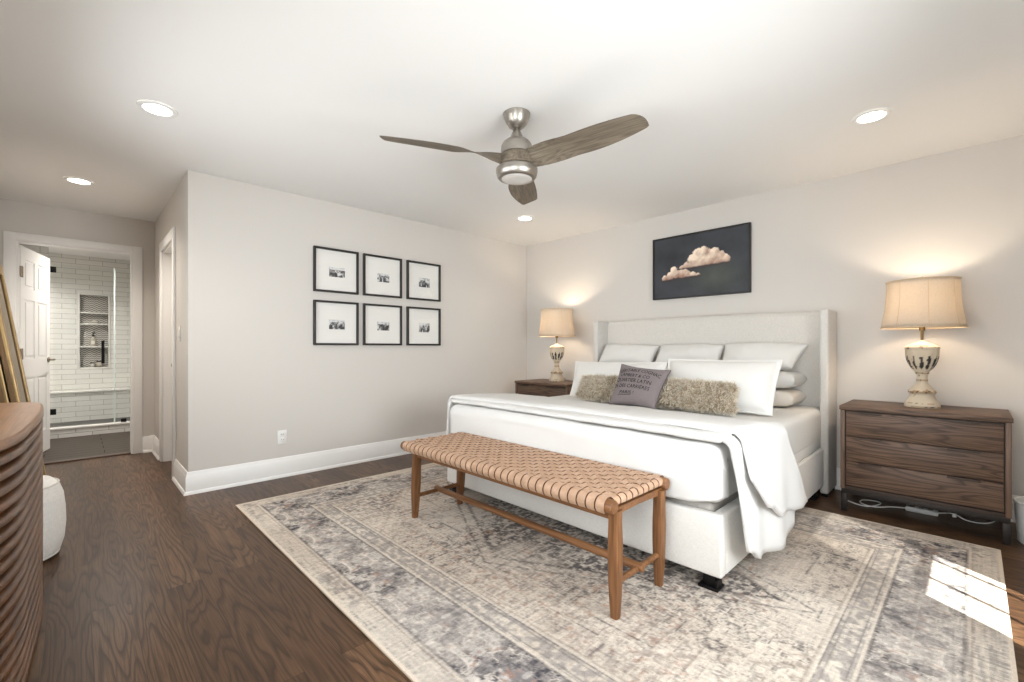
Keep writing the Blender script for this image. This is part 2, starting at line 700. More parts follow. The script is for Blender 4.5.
def baseboard(name, p0, p1, nrm, e0=0.0, e1=0.0):
    """from p0 to p1 (2-D) on a wall whose room-side normal is nrm; e0/e1 mitre (adds per depth)"""
    p0, p1, nrm = Vector(p0), Vector(p1), Vector(nrm)
    d = (p1 - p0).normalized()
    b = bm_new()
    A = [b.verts.new((*(p0 + nrm * q - d * q * e0), z)) for q, z in BP]
    B = [b.verts.new((*(p1 + nrm * q + d * q * e1), z)) for q, z in BP]
    n = len(BP)
    for k in range(n):
        b.faces.new((A[k], A[(k + 1) % n], B[(k + 1) % n], B[k]))
    b.faces.new(list(reversed(A))); b.faces.new(B)
    return struct(name, b, M_TRIM, angle=30)


baseboard('baseboard_left', (0, YH), (0, 0), (1, 0), 1, -1)
baseboard('baseboard_back', (0, 0), (XR, 0), (0, -1), -1, -1)
baseboard('baseboard_hall', (D2[1] + 0.085, YH), (0, YH), (0, -1), 0, 1)
baseboard('baseboard_passage', (XD, YH), (D2[0] - 0.085, YH), (0, -1), -1, 0)
baseboard('baseboard_doorway', (XD, D1[1] + 0.075), (XD, YH), (1, 0), 0, -1)
baseboard('baseboard_front', (XD, YF), (XR, YF), (0, 1), -1, -1)
baseboard('baseboard_right', (XR, YF), (XR, 0), (-1, 0), -1, -1)

# ---- door casings and jambs
b = bm_new()
for a, c in ((D1[0] - 0.075, D1[0]), (D1[1], D1[1] + 0.075)):
    add_box(b, (XD, a, 0), (XD + 0.02, c, D1[2] + 0.066), 0.004)
add_box(b, (XD, D1[0], D1[2]), (XD + 0.02, D1[1], D1[2] + 0.066), 0.004)
for a, c in ((D1[0], D1[0] + 0.015), (D1[1] - 0.015, D1[1])):
    add_box(b, (XD - 0.12, a, 0), (XD, c, D1[2]))
add_box(b, (XD - 0.12, D1[0] + 0.015, D1[2] - 0.015), (XD, D1[1] - 0.015, D1[2]))
struct('trim_1', b, M_TRIM, label='white casing around the bathroom doorway')
b = bm_new()
for a, c in ((D2[0] - 0.085, D2[0]), (D2[1], D2[1] + 0.085)):
    add_box(b, (a, YH - 0.02, 0), (c, YH, D2[2] + 0.085), 0.004)
add_box(b, (D2[0], YH - 0.02, D2[2]), (D2[1], YH, D2[2] + 0.085), 0.004)
for a, c in ((D2[0], D2[0] + 0.015), (D2[1] - 0.015, D2[1])):
    add_box(b, (a, YH, 0), (c, YH + 0.12, D2[2]))
add_box(b, (D2[0] + 0.015, YH, D2[2] - 0.015), (D2[1] - 0.015, YH + 0.12, D2[2]))
struct('trim_2', b, M_TRIM, label='white casing of the closed hall door')
b = bm_new(); add_box(b, (-2.055, D1[0] + 0.016, 0.0), (-1.965, D1[1] - 0.016, 0.012), 0.005)
struct('trim_3', b, mat_plain('threshold_wood', (74, 50, 36), 0.35), label='dark wood threshold of the bathroom doorway')


def panel_door(bm, w, h, t, M):
    """six-panel door slab in local x (0..w), y (0..t), z (0..h)"""
    add_box(bm, (0, 0.006, 0), (w, t - 0.006, h), M=M)
    st = 0.105
    xs = [(st, w / 2 - st * 0.45), (w / 2 + st * 0.45, w - st)]
    zs = [(0.23, 0.80), (0.98, 1.55), (1.66, h - 0.12)]
    for y0, y1 in ((0, 0.006), (t - 0.006, t)):
        for a, c in ((0, st), (w / 2 - st * 0.45, w / 2 + st * 0.45), (w - st, w)):
            add_box(bm, (a, y0, 0), (c, y1, h), 0.0, M=M)
        for za, zb in ((0, 0.23), (0.80, 0.98), (1.55, 1.66), (h - 0.12, h)):
            for xa, xb in xs:
                add_box(bm, (xa, y0, za), (xb, y1, zb), M=M)
        for xa, xb in xs:
            for za, zb in zs:
                yy0, yy1 = (y0 + 0.001, y1) if y0 == 0 else (y0, y1 - 0.001)
                add_box(bm, (xa + 0.028, yy0, za + 0.028), (xb - 0.028, yy1, zb - 0.028), 0.004, 1, M=M)


# bathroom door, swung into the bathroom (hinges on the left jamb)
hx, hy = -2.095, -4.640
ang = math.atan2(0.165, -0.74)
e = struct_empty('door_1', (hx, hy, 0), 'white six-panel door standing open into the bathroom')
Md = Matrix.Translation((hx, hy, 0.012)) @ Matrix.Rotation(ang, 4, 'Z') @ Matrix.Translation((0, -0.0, 0))
b = bm_new(); panel_door(b, 0.785, 2.05, 0.035, Md); struct('door_panel', b, M_DOOR, e, angle=30)
for z in (0.25, 1.03, 1.80):
    b = bm_new()
    add_box(b, (-0.004, -0.012, z - 0.05), (0.03, -0.001, z + 0.05), 0.002, M=Md)
    add_box(b, (-0.03, -0.012, z - 0.05), (-0.004, -0.004, z + 0.05), 0.002, M=Md)
    add_tube(b, [Md @ Vector((-0.004, -0.012, z - 0.052)), Md @ Vector((-0.004, -0.012, z + 0.052))], 0.006)
    struct('hinge', b, M_BRONZE, e)
b = bm_new()
for sgn in (-1, 1):
    y = -0.0 if sgn < 0 else 0.035
    pts = [(0.725, y, 0.96), (0.725, y + sgn * 0.05, 0.96)]
    add_tube(b, [Md @ Vector(p) for p in pts], 0.009)
    add_tube(b, [Md @ Vector((0.725, y, 0.96)), Md @ Vector((0.725, y + sgn * 0.008, 0.96))], 0.028, 20)
    add_tube(b, [Md @ Vector(p) for p in ((0.725, y + sgn * 0.05, 0.96), (0.68, y + sgn * 0.052, 0.962), (0.62, y + sgn * 0.05, 0.958))], [0.009, 0.008, 0.006])
struct('door_handle', b, M_BRONZE, e)

# closed hall door
e = struct_empty('door_2', (-0.995, YH + 0.07, 0), 'white closed door in the hall wall')
Mh = Matrix.Translation((D2[0] + 0.017, YH + 0.07, 0.01))
b = bm_new(); panel_door(b, D2[1] - D2[0] - 0.034, 2.0, 0.035, Mh); struct('door_panel', b, M_DOOR, e, angle=30)
b = bm_new(); 
add_tube(b, [(-0.73, YH + 0.07, 0.95), (-0.73, YH + 0.03, 0.95), (-0.73, YH + 0.02, 0.95), (-0.73, YH - 0.0, 0.95), (-0.73, YH - 0.012, 0.95)], [0.012, 0.012, 0.022, 0.026, 0.012], 16)
struct('door_knob', b, M_BRONZE, e)

# ---- bathroom
BX = -5.50
BY0, BY1 = -5.6, -3.30
HB = 2.52
b = bm_new(); add_box(b, (-3.66, BY0, -0.1), (-2.03, BY1, 0.0)); struct('floor_bathroom', b, M_BATHFLOOR, smooth=False)
b = bm_new(); add_box(b, (-5.65, BY0, -0.1), (-3.66, BY1, 0.012)); struct('floor_shower', b, M_PEBBLE, smooth=False)
b = bm_new(); add_box(b, (-5.65, BY0, HB), (-2.09, BY1, HB + 0.1)); struct('ceiling_bathroom', b, M_CEIL, smooth=False)
NY0, NY1, NZ0, NZ1 = -4.225, -3.900, 0.795, 1.92
b = bm_new()
add_box(b, (BX - 0.15, BY0, 0), (BX, NY0, HB)); add_box(b, (BX - 0.15, NY1, 0), (BX, BY1, HB))
add_box(b, (BX - 0.15, NY0, 0), (BX, NY1, NZ0)); add_box(b, (BX - 0.15, NY0, NZ1), (BX, NY1, HB))
struct('wall_shower', b, M_TILE, smooth=False)
M_TILEX = mat_tile('white_subway_tile_side', axis='xz')
b = bm_new(); add_box(b, (-5.65, BY1, 0), (-2.09, BY1 + 0.1, HB)); struct('wall_bathroom_right', b, M_TILEX, smooth=False)
b = bm_new(); add_box(b, (-5.65, BY0 - 0.1, 0), (-2.09, BY0, HB)); struct('wall_bathroom_left', b, mat_wall('bath_paint', (226, 222, 216)), smooth=False)
b = bm_new()
add_box(b, (-2.09, BY0, 0), (-1.975, YF - 0.12, HB)); add_box(b, (-2.09, YH + 0.12, 0), (-1.975, BY1, HB)); add_box(b, (-2.09, BY0, H + 0.12), (-1.975, BY1, HB))
struct('wall_bathroom_front', b, M_WALL, smooth=False)
# bench and curb
b = bm_new(); add_box(b, (-5.5, BY0, 0.012), (-5.15, BY1, 0.43)); struct('trim_4', b, M_TILE, smooth=False, label='tiled front of the shower bench')
b = bm_new(); add_box(b, (-5.5, BY0, 0.43), (-5.13, BY1, 0.455), 0.004); struct('trim_5', b, M_MARBLE, label='stone seat slab of the shower bench')
b = bm_new(); add_box(b, (-3.74, BY0, 0.0), (-3.62, BY1, 0.10)); struct('trim_6', b, mat_tile('curb_tile', 0.305, 0.05), smooth=False, label='tiled curb of the shower')
b = bm_new(); add_box(b, (-3.75, BY0, 0.10), (-3.61, BY1, 0.125), 0.004); struct('trim_7', b, M_MARBLE, label='stone cap on the shower curb')


def mat_mosaic():
    g = NT('chevron_mosaic')
    sp = g.n('ShaderNodeSeparateXYZ'); g.l(g.pos(), sp.inputs[0])
    zig = g.math('PINGPONG', sp.outputs[1], 0.028)
    t = g.math('FRACT', g.math('MULTIPLY', g.math('ADD', sp.outputs[2], g.math('MULTIPLY', zig, 0.75)), 30.0))
    c = g.ramp(t, [(0.0, lin((120, 112, 104))), (0.38, lin((126, 118, 110))), (0.5, lin((212, 207, 200))), (0.9, lin((206, 200, 192))), (1.0, lin((120, 112, 104)))])
    g.base(c); g.rough(0.3)
    return g.m


e = struct_empty('trim_8', (BX, (NY0 + NY1) / 2, NZ0), 'shelved shower niche with chevron mosaic back')
b = bm_new(); add_box(b, (BX - 0.14, NY0, NZ0), (BX - 0.09, NY1, NZ1)); struct('niche_back', b, mat_mosaic(), e, smooth=False)
b = bm_new()
add_box(b, (BX - 0.09, NY0 - 0.03, NZ0 - 0.03), (BX + 0.008, NY0, NZ1 + 0.03), 0.003); add_box(b, (BX - 0.09, NY1, NZ0 - 0.03), (BX + 0.008, NY1 + 0.03, NZ1 + 0.03), 0.003)
add_box(b, (BX - 0.09, NY0, NZ0 - 0.03), (BX + 0.008, NY1, NZ0), 0.003); add_box(b, (BX - 0.09, NY0, NZ1), (BX + 0.008, NY1, NZ1 + 0.03), 0.003)
struct('niche_frame', b, M_MARBLE, e)
SH = (1.645, 1.470, 1.115)
for z in SH:
    b = bm_new(); add_box(b, (BX - 0.09, NY0, z - 0.012), (BX + 0.004, NY1, z + 0.012), 0.003); struct('niche_shelf', b, M_MARBLE, e)

# bottle with pump, and jars in the niche
t = thing('soap_bottle', 'frosted pump bottle standing on the third shelf of the shower niche', 'bottle', (BX - 0.045, -4.075, SH[2] + 0.0125))
b = bm_new(); add_lathe(b, t.location, [(0.034, 0), (0.038, 0.006), (0.038, 0.10), (0.030, 0.125), (0.013, 0.14), (0.013, 0.15)], 24)
obj('bottle_body', b, mat_plain('frosted_glass', (182, 172, 158), 0.2), t)
b = bm_new(); p = Vector(t.location)
add_lathe(b, p + Vector((0, 0, 0.1505)), [(0.016, 0), (0.016, 0.02), (0.006, 0.024), (0.006, 0.05), (0.014, 0.052), (0.014, 0.062)], 16)
add_tube(b, [p + Vector((0, 0, 0.205)), p + Vector((0.02, 0.02, 0.208)), p + Vector((0.028, 0.028, 0.198))], 0.005, 8)
obj('pump', b, M_BLACK, t)
b = bm_new(); add_box(b, (t.location.x + 0.0375, -4.096, t.location.z + 0.03), (t.location.x + 0.0395, -4.054, t.location.z + 0.08)); obj('paper_label', b, mat_plain('paper_label', (226, 220, 208), 0.7), t)
for i, (y, r, h, c, lab) in enumerate([(-4.085, 0.026, 0.075, (222, 216, 206), 'short pale jar at the left on the bottom shelf of the shower niche'),
                                  (-4.005, 0.032, 0.10, (206, 196, 180), 'taller cream jar beside the pale jar on the bottom shelf of the shower niche')]):
    t = thing('toiletry_jar', lab, 'jar', (BX - 0.04, y, NZ0 + 0.0005), 'jars in the shower niche')
    b = bm_new(); add_lathe(b, t.location, [(r * 0.9, 0), (r, 0.005), (r, h * 0.7), (r * 0.95, h * 0.75)], 24); obj('jar_body', b, mat_plain('jar_glaze', c, 0.3), t)
    b = bm_new(); add_lathe(b, Vector(t.location) + Vector((0, 0, h * 0.7501)), [(r, 0), (r, h * 0.2), (r * 0.9, h * 0.25)], 24); obj('lid', b, mat_plain('jar_lid', (58, 50, 44), 0.4), t)
# a low dish on the second shelf
t = thing('soap_dish', 'small pale soap dish on the second shelf of the shower niche', 'dish', (BX - 0.045, -4.06, SH[1] + 0.0125))
b = bm_new(); add_lathe(b, t.location, [(0.03, 0), (0.05, 0.012), (0.055, 0.03), (0.052, 0.03), (0.046, 0.014)], 28); obj('dish_bowl', b, mat_plain('dish_glaze', (198, 190, 180), 0.3), t)
b = bm_new(); add_box(b, (t.location.x - 0.025, -4.095, t.location.z + 0.015), (t.location.x + 0.025, -4.03, t.location.z + 0.045), 0.012, 3); obj('soap_bar', b, mat_plain('soap', (216, 208, 196), 0.5), t)

# shower glass
M_GLINT = mat_plain('glint_white', (214, 226, 220), 0.15)  # pale colour stands in for a bright reflection along the glass edge
t = thing('shower_screen', 'clear glass shower screen on the curb with black handle and hinges', 'shower screen', (-3.68, -3.9, 0.1255))
gx = -3.68
b = bm_new(); add_box(b, (gx - 0.005, -4.47, 0.135), (gx + 0.005, -3.925, 2.12)); obj('door_glass', b, M_GLASS, t, smooth=False)
b = bm_new(); add_box(b, (gx - 0.005, -3.900, 0.1255), (gx + 0.005, BY1 - 0.002, 2.12)); obj('fixed_glass', b, M_GLASS, t, smooth=False)
b = bm_new(); add_box(b, (gx - 0.0055, -3.915, 0.1255), (gx + 0.0055, -3.900, 2.12)); obj('glass_edge_glint', b, M_GLINT, t, smooth=False)
b = bm_new()
add_tube(b, [(gx + 0.045, -4.02, 0.90), (gx + 0.045, -4.02, 1.19)], 0.016, 14)
for z in (0.94, 1.15):
    add_tube(b, [(gx - 0.01, -4.02, z), (gx + 0.045, -4.02, z)], 0.010, 10)
obj('handle', b, M_BLACK, t)
for z in (2.05, 0.32):
    b = bm_new(); add_box(b, (gx - 0.018, -4.505, z - 0.035), (gx + 0.018, -4.44, z + 0.035), 0.003); obj('hinge', b, M_BLACK, t)
b = bm_new(); add_box(b, (gx - 0.02, -3.845, 0.1255), (gx + 0.02, -3.79, 0.17), 0.003); obj('clip', b, M_BLACK, t)
b = bm_new(); add_box(b, (gx - 0.03, BY0, 0.1255), (gx + 0.03, -4.506, HB - 0.001)); struct('wall_shower_return', b, M_TILE, smooth=False)

# ------------------------------------------------------------------ ceiling downlights
M_LENS = mat_emit('lit_lens', (255, 246, 232), 9.0)


def downlight(x, y, z, label, power=5.0, first=[None]):
    if first[0] is None:
        t = thing('ceiling_light', label, 'ceiling light', (x, y, z), 'recessed ceiling lights')
        b = bm_new()
        prof = [(0.092, -0.0005), (0.090, -0.006), (0.078, -0.010), (0.066, -0.007), (0.062, -0.0005)]
        add_lathe(b, t.location, prof, 48, False); obj('trim_ring', b, M_TRIM, t)
        b = bm_new(); add_lathe(b, t.location, [(0.066, -0.0065), (0.066, -0.0010)], 48); obj('lens', b, M_LENS, t)
        first[0] = t
    else:
        t = dup(first[0], (x, y, z), label)
    l = bpy.data.lights.new('downlight', 'SPOT')
    l.energy = power; l.spot_size = R(140); l.spot_blend = 0.9; l.shadow_soft_size = 0.06; l.color = (1, 0.92, 0.83)
    o = bpy.data.objects.new('downlight', l); o.location = (x, y, z - 0.02); COL.objects.link(o)
    return t


downlight(0.925, -3.94, H, 'round recessed ceiling light nearest the jutting wall corner, larger of the left two', 24)
downlight(-0.885, -4.25, H, 'round recessed ceiling light over the hall in front of the bathroom doorway', 75)
downlight(3.70, -0.972, H, 'round recessed ceiling light above the right nightstand', 14)
downlight(0.882, -0.943, H, 'small-looking recessed ceiling light in the far corner, below the fan blades', 14)
for y in (-4.7, -3.9):
    l = bpy.data.lights.new('bath_downlight', 'SPOT'); l.energy = 110; l.spot_size = R(150); l.spot_blend = 0.9; l.shadow_soft_size = 0.08; l.color = (1, 0.97, 0.93)
    o = bpy.data.objects.new('bath_downlight', l); o.location = (-4.5 if y < -4 else -2.9, y, HB - 0.03); COL.objects.link(o)

# ------------------------------------------------------------------ rug
RX0, RX1, RY0, RY1 = 0.545, 4.213, -3.475, -0.690


def build_rug():
    nx, ny = 660, 502
    me, s, t = grid_plane(nx, ny, lambda s, t: (RX0 + s * (RX1 - RX0), RY0 + t * (RY1 - RY0), 0.0105 + 0 * s))
    X = s * (RX1 - RX0); Y = t * (RY1 - RY0)
    L, Wd = RX1 - RX0, RY1 - RY0
    d = np.minimum(np.minimum(X, L - X), np.minimum(Y, Wd - Y))      # distance from the edge
    on_x = np.minimum(X, L - X) < np.minimum(Y, Wd - Y)
    al = np.where(on_x, Y, X)                                         # coordinate along the border
    cream = slin((204, 193, 180)); beige = slin((186, 172, 158)); taupe = slin((148, 134, 123)); char = slin((72, 68, 70)); rust = slin((158, 120, 100)); blue = slin((120, 122, 130))
    img = np.ones((ny, nx, 3)) * cream
    def lay(mask, c):
        m = np.clip(mask, 0, 1)[..., None]
        return img * (1 - m) + c * m
    def sm(a, lo, hi):
        return np.clip((a - lo) / (hi - lo), 0, 1)
    # field
    fx, fy = np.abs(X - L / 2), np.abs(Y - Wd / 2)
    n1 = vnoise(X * 2.2, Y * 2.2, 3, 4)
    img = lay(sm(n1, 0.40, 0.62) * 0.7, beige)
    infield = d > 0.495
    fine = vnoise(X * 75, Y * 75, 78, 2)
    mid = vnoise(X * 24, Y * 24, 79, 2)
    wear = vnoise(X * 1.6 + 9, Y * 1.6 + 4, 77, 4)
    scr = 0.5 * vnoise(X * 9, Y * 120, 80, 2) + 0.5 * vnoise(X * 120, Y * 9, 81, 2)

    def fold(x, y, px, py):
        return np.abs(((x / px + 0.5) % 1.0) - 0.5) * px, np.abs(((y / py + 0.5) % 1.0) - 0.5) * py

    def iso(n, c, w):
        return np.exp(-((n - c) / w) ** 2)
    def fieldlay(m, c):
        return np.where(infield[..., None], lay(m, c), img)
    rub = sm(0.5 * fine + 0.5 * scr, 0.34, 0.52)
    # arabesque outlines, mirrored about both axes
    for k, (px, py, f, a, c, lo) in enumerate(((0.56, 0.44, 26, 0.75, taupe, 0.44), (0.86, 0.62, 34, 0.7, taupe, 0.46), (0.38, 0.38, 30, 0.85, char, 0.52))):
        u, v = fold(fx + 0.13 * k, fy + 0.07 * k, px, py)
        n = vnoise(u * f + 31 + 9 * k, v * f + 17, 21 + 7 * k, 2)
        wk = sm(vnoise(X * 1.9 + 20 * k, Y * 1.9 + 11, 140 + k, 4) + 0.12 * (mid - 0.5), lo, lo + 0.13)
        img = fieldlay(iso(n, 0.5, 0.035) * a * wk * (0.25 + 0.75 * rub), c)
        img = fieldlay(sm(n, 0.66, 0.70) * a * 0.8 * wk * (0.2 + 0.8 * rub), c)
        if k == 1:
            img = fieldlay(sm(0.36 - n, 0.0, 0.04) * 0.55 * wk * rub, rust)
    # large dark medallion, rubbed
    med = fx / 1.15 + fy / 0.62
    u, v = fold(fx, fy, 0.30, 0.26)
    n = vnoise(u * 40 + 3, v * 40 + 8, 122, 2)
    img = fieldlay((med < 1.0) * sm(n, 0.46, 0.50) * sm(vnoise(X * 3, Y * 3, 124, 4), 0.40, 0.58) * (0.15 + 0.85 * rub) * 0.85, char)
    for lv, wd in ((1.0, 0.022), (1.12, 0.012), (0.55, 0.016)):
        img = fieldlay(iso(med, lv, wd) * 0.7 * rub, char)
    # corner pieces
    cm = (L / 2 - 0.5 - fx) / 0.62 + (Wd / 2 - 0.5 - fy) / 0.50
    img = fieldlay((cm < 1.0) * sm(n, 0.5, 0.54) * sm(wear, 0.42, 0.6) * rub * 0.7, slin((104, 98, 98)))
    img = fieldlay(iso(cm, 1.0, 0.03) * 0.6 * rub, taupe)
    # broken straight lines, dashes, small rosettes
    for k in range(110):
        rs = np.random.RandomState(300 + k)
        cx, cy, ln = rs.rand() * L, rs.rand() * Wd, 0.05 + rs.rand() * 0.22
        ww = 0.0045
        if rs.rand() < 0.55:
            m = (np.abs(X - cx) < ln / 2) * np.exp(-((Y - cy) / ww) ** 2)
        else:
            m = (np.abs(Y - cy) < ln / 2) * np.exp(-((X - cx) / ww) ** 2)
        img = fieldlay(m * 0.8 * (0.3 + 0.7 * rub), char if k % 3 else taupe)
    for k in range(70):
        rs = np.random.RandomState(700 + k)
        cx, cy, r0 = rs.rand() * L, rs.rand() * Wd, 0.022 + rs.rand() * 0.03
        dd = (np.abs(X - cx) + np.abs(Y - cy)) * 0.9 if k % 2 else np.hypot(X - cx, (Y - cy) * 1.3)
        ang_ = np.arctan2(Y - cy, X - cx)
        dd = dd + 0.006 * np.cos(6 * ang_)
        img = fieldlay(np.exp(-((dd - r0) / 0.007) ** 2) * 0.85 * (0.3 + 0.7 * rub), (taupe, char, rust)[k % 3])
    # scattered ink flecks everywhere
    img = lay(sm(scr + 0.5 * (wear - 0.5), 0.62, 0.72) * 0.5, slin((112, 104, 102)))
    # main border
    main = (d > 0.125) & (d < 0.365)
    img = np.where(main[..., None], np.ones_like(img) * slin((192, 183, 174)), img)
    def blay(m, c):
        return np.where(main[..., None], lay(m, c), img)
    tile = 0.46
    u = np.abs(((al / tile) % 1.0) - 0.5) * tile
    v = d - 0.245
    vv = np.abs(v)
    cell = np.floor(al / tile + 0.5)
    wearb = vnoise(X * 3.2 + 70, Y * 3.2, 233, 4)
    keep = (0.45 + 0.55 * sm(wearb, 0.36, 0.54)) * (0.5 + 0.5 * rub)
    grey = slin((130, 124, 123))
    q1 = vnoise(u * 24 + 3, (v + 0.3) * 24, 205, 2)
    bm_ = vnoise(u * 15 + 23, (v + 0.3) * 15, 305, 2)
    img = blay(sm(bm_, 0.50, 0.53) * 0.85 * keep, slin((104, 97, 96)))
    img = blay(iso(bm_, 0.47, 0.015) * 0.9, slin((216, 206, 195)))
    img = blay(sm(q1, 0.54, 0.57) * 0.6 * keep, grey)
    q2 = vnoise(u * 40 + 13, vv * 40 + cell * 0.0, 215, 2)
    img = blay(iso(q2, 0.5, 0.05) * 0.8 * keep, char)
    img = blay(sm(q2, 0.62, 0.65) * 0.95 * keep, slin((66, 63, 67)))
    blk = vnoise(u * 11 + 7, (v + 0.2) * 11, 225, 1)
    img = blay(sm(blk, 0.62, 0.66) * sm(q2, 0.40, 0.44) * 0.9 * keep, slin((70, 68, 74)))
    img = blay(iso(q1, 0.44, 0.025) * 0.8, cream)
    img = blay(sm(vnoise(u * 30 + 50, vv * 30, 245, 2), 0.74, 0.77) * 0.6 * keep, rust)
    # guard stripes
    for g0, wdt, c, a in ((0.105, 0.004, taupe, 0.7), (0.125, 0.005, char, 0.7), (0.365, 0.005, char, 0.8), (0.376, 0.004, cream, 0.9),
                          (0.396, 0.004, char, 0.6), (0.455, 0.004, char, 0.6), (0.472, 0.004, char, 0.75), (0.485, 0.004, cream, 0.9), (0.493, 0.004, taupe, 0.8)):
        img = lay(np.exp(-((d - g0) / wdt) ** 2) * a * (0.35 + 0.65 * rub), c)
    band = (d > 0.382) & (d < 0.470)
    img = np.where(band[..., None], lay(0.65 * sm(vnoise(X * 45, Y * 45, 260, 2), 0.36, 0.56), slin((134, 128, 126))), img)
    outer = (d > 0.03) & (d < 0.105)
    img = np.where(outer[..., None], lay(0.65 * sm(vnoise(X * 42, Y * 42, 270, 2), 0.45, 0.62) * sm(wearb, 0.40, 0.62), slin((132, 124, 120))), img)
    # cool fading toward parts, warm elsewhere
    tnt = vnoise(X * 0.9 + 3, Y * 0.9 + 8, 280, 2)
    img = lay(sm(tnt, 0.45, 0.75) * 0.12, blue)
    # weave streaks
    st = 0.5 * vnoise(X * 7, Y * 170, 290, 1) + 0.5 * vnoise(X * 170, Y * 7, 291, 1)
    img = img * (0.80 + 0.40 * st)[..., None]
    img = img * (0.86 + 0.28 * vnoise(X * 110, Y * 110, 292, 1))[..., None]
    edge = d < 0.014
    img = np.where(edge[..., None], slin((214, 200, 184)), img)
    o = bpy.data.objects.new('rug_pile', me)
    me.materials.append(mat_attr('rug_wool', 0.95, 0.05, 0.3, 420, 0.25))
    set_colors(o, np.clip(img, 0, 1).reshape(-1, 3))
    return o


rug = thing('area_rug', 'large faded oriental area rug in cream, taupe and charcoal under the bed and bench', 'rug', ((RX0 + RX1) / 2, (RY0 + RY1) / 2, 0))
o = build_rug(); COL.objects.link(o); o.parent = rug; o.matrix_parent_inverse = Matrix.Translation(-Vector(rug.location))
b = bm_new(); add_box(b, (RX0, RY0, 0.0005), (RX1, RY1, 0.010), 0.003, 2); obj('rug_backing', b, mat_plain('rug_edge', (196, 180, 162), 0.9, spec=0.1), rug)
RUGZ = 0.0108

# ------------------------------------------------------------------ bed
def mat_linen(name, rgb, scale=500, bump=0.35, var=0.05):
    g = NT(name)
    co = g.coord()
    a = g.noise(g.mapping(co, (1, 1, 0.12)), scale, 2, 0.6)
    c_ = g.noise(g.mapping(co, (0.12, 0.12, 1)), scale, 2, 0.6)
    f = g.math('ADD', g.math('MULTIPLY', a, 0.5), g.math('MULTIPLY', c_, 0.5))
    c = lin(rgb)
    g.base(g.mix(g.ramp(f, [(0.38, (0, 0, 0)), (0.6, (1, 1, 1))]), tuple(x * (1 - 3 * var) for x in c[:3]) + (1,), c))
    g.rough(0.9); g.b.inputs['Specular IOR Level'].default_value = 0.15
    g.b.inputs['Sheen Weight'].default_value = 0.15
    g.bump(f, bump, 0.002)
    return g.m


M_UPH = mat_linen('cream_upholstery', (220, 215, 208))
M_UPH2 = mat_linen('white_upholstery', (216, 212, 206))
M_SHEET = mat_plain('white_cotton', (216, 214, 210), 0.85, spec=0.15, bump=0.15, bscale=60, bdist=0.004)
M_DUVET = mat_plain('white_duvet_cotton', (217, 215, 212), 0.85, spec=0.15, bump=0.12, bscale=18, bdist=0.01)
M_PILLOW = mat_plain('white_pillowcase', (220, 218, 214), 0.85, spec=0.15, bump=0.2, bscale=22, bdist=0.008)
M_CREAMP = mat_plain('cream_pillowcase', (224, 216, 206), 0.85, spec=0.15, bump=0.2, bscale=22, bdist=0.008)

BL, BR = 1.285, 3.37
bed = thing('bed', 'king bed with cream upholstered wingback headboard and white fabric rails', 'bed', (2.328, -1.2, 0))
b = bm_new()
NXH = 40
P = []
for i in range(NXH + 1):
    x = BL + 0.05 + (BR - BL - 0.10) * i / NXH
    s_ = i / NXH * 2 - 1
    zt = 1.388 + 0.012 * (1 - s_ * s_)
    yf = -0.125 - 0.012 * (1 - s_ ** 6)
    row = [(x, -0.02, 0.10), (x, -0.02, zt - 0.02), (x, -0.035, zt - 0.004), (x, -0.06, zt), (x, -0.095, zt - 0.003), (x, yf + 0.01, zt - 0.018), (x, yf, zt - 0.045), (x, yf - 0.004, 1.1), (x, yf, 0.45), (x, yf + 0.01, 0.10)]
    P.append([Vector(q) for q in row])
V = add_grid(b, P)
b.faces.new([V[0][j] for j in range(10)]); b.faces.new([V[-1][j] for j in reversed(range(10))])
for i in range(NXH):
    b.faces.new((V[i][0], V[i][9], V[i + 1][9], V[i + 1][0]))
obj('headboard', b, M_UPH, bed, angle=60)
for x0, x1 in ((BL, BL + 0.056), (BR - 0.056, BR)):
    b = bm_new(); add_box(b, (x0, -0.318, 0.022), (x1, -0.018, 1.388), 0.016, 3); w = obj('headboard_wing', b, M_UPH2, bed, angle=60)
    for yy in (-0.28, -0.06):
        b = bm_new(); add_box(b, ((x0 + x1) / 2 - 0.018, yy - 0.02, 0.0005), ((x0 + x1) / 2 + 0.018, yy + 0.02, 0.023)); obj('wing_foot', b, M_BLACK, w)
FY = -2.236
for x0, x1 in ((BL + 0.02, BL + 0.075), (BR - 0.085, BR - 0.03)):
    b = bm_new(); add_box(b, (x0, FY + 0.056, 0.080), (x1, -0.125, 0.357), 0.012, 3); obj('side_rail', b, M_UPH2, bed, angle=60)
b = bm_new(); add_box(b, (BL + 0.02, FY, 0.080), (BR - 0.03, FY + 0.055, 0.357), 0.012, 3); fb = obj('footboard', b, M_UPH2, bed, angle=60)
b = bm_new(); add_box(b, (BL + 0.08, FY + 0.06, 0.13), (BR - 0.09, -0.13, 0.20)); obj('slat_platform', b, mat_plain('dark_ticking', (40, 38, 38), 0.9), bed)
for x in (BL + 0.08, BR - 0.095):
    for y in (FY + 0.045, -0.42):
        b = bm_new()
        zb = RUGZ if y < -0.7 else 0.0
        add_box(b, (x - 0.028, y - 0.02, zb + 0.012), (x + 0.028, y + 0.035, 0.13), 0.003)
        add_box(b, (x - 0.045, y - 0.035, zb + 0.0005), (x + 0.045, y + 0.045, zb + 0.014), 0.003)
        add_box(b, (x + 0.032, y - 0.03, zb + 0.012), (x + 0.040, y + 0.03, zb + 0.05), 0.002)
        obj('leg', b, M_BLACK, bed)
for y in (-1.0, -1.6):
    b = bm_new(); add_box(b, (2.30, y - 0.025, RUGZ + 0.0005), (2.35, y + 0.025, 0.13), 0.003); obj('leg', b, M_BLACK, bed)

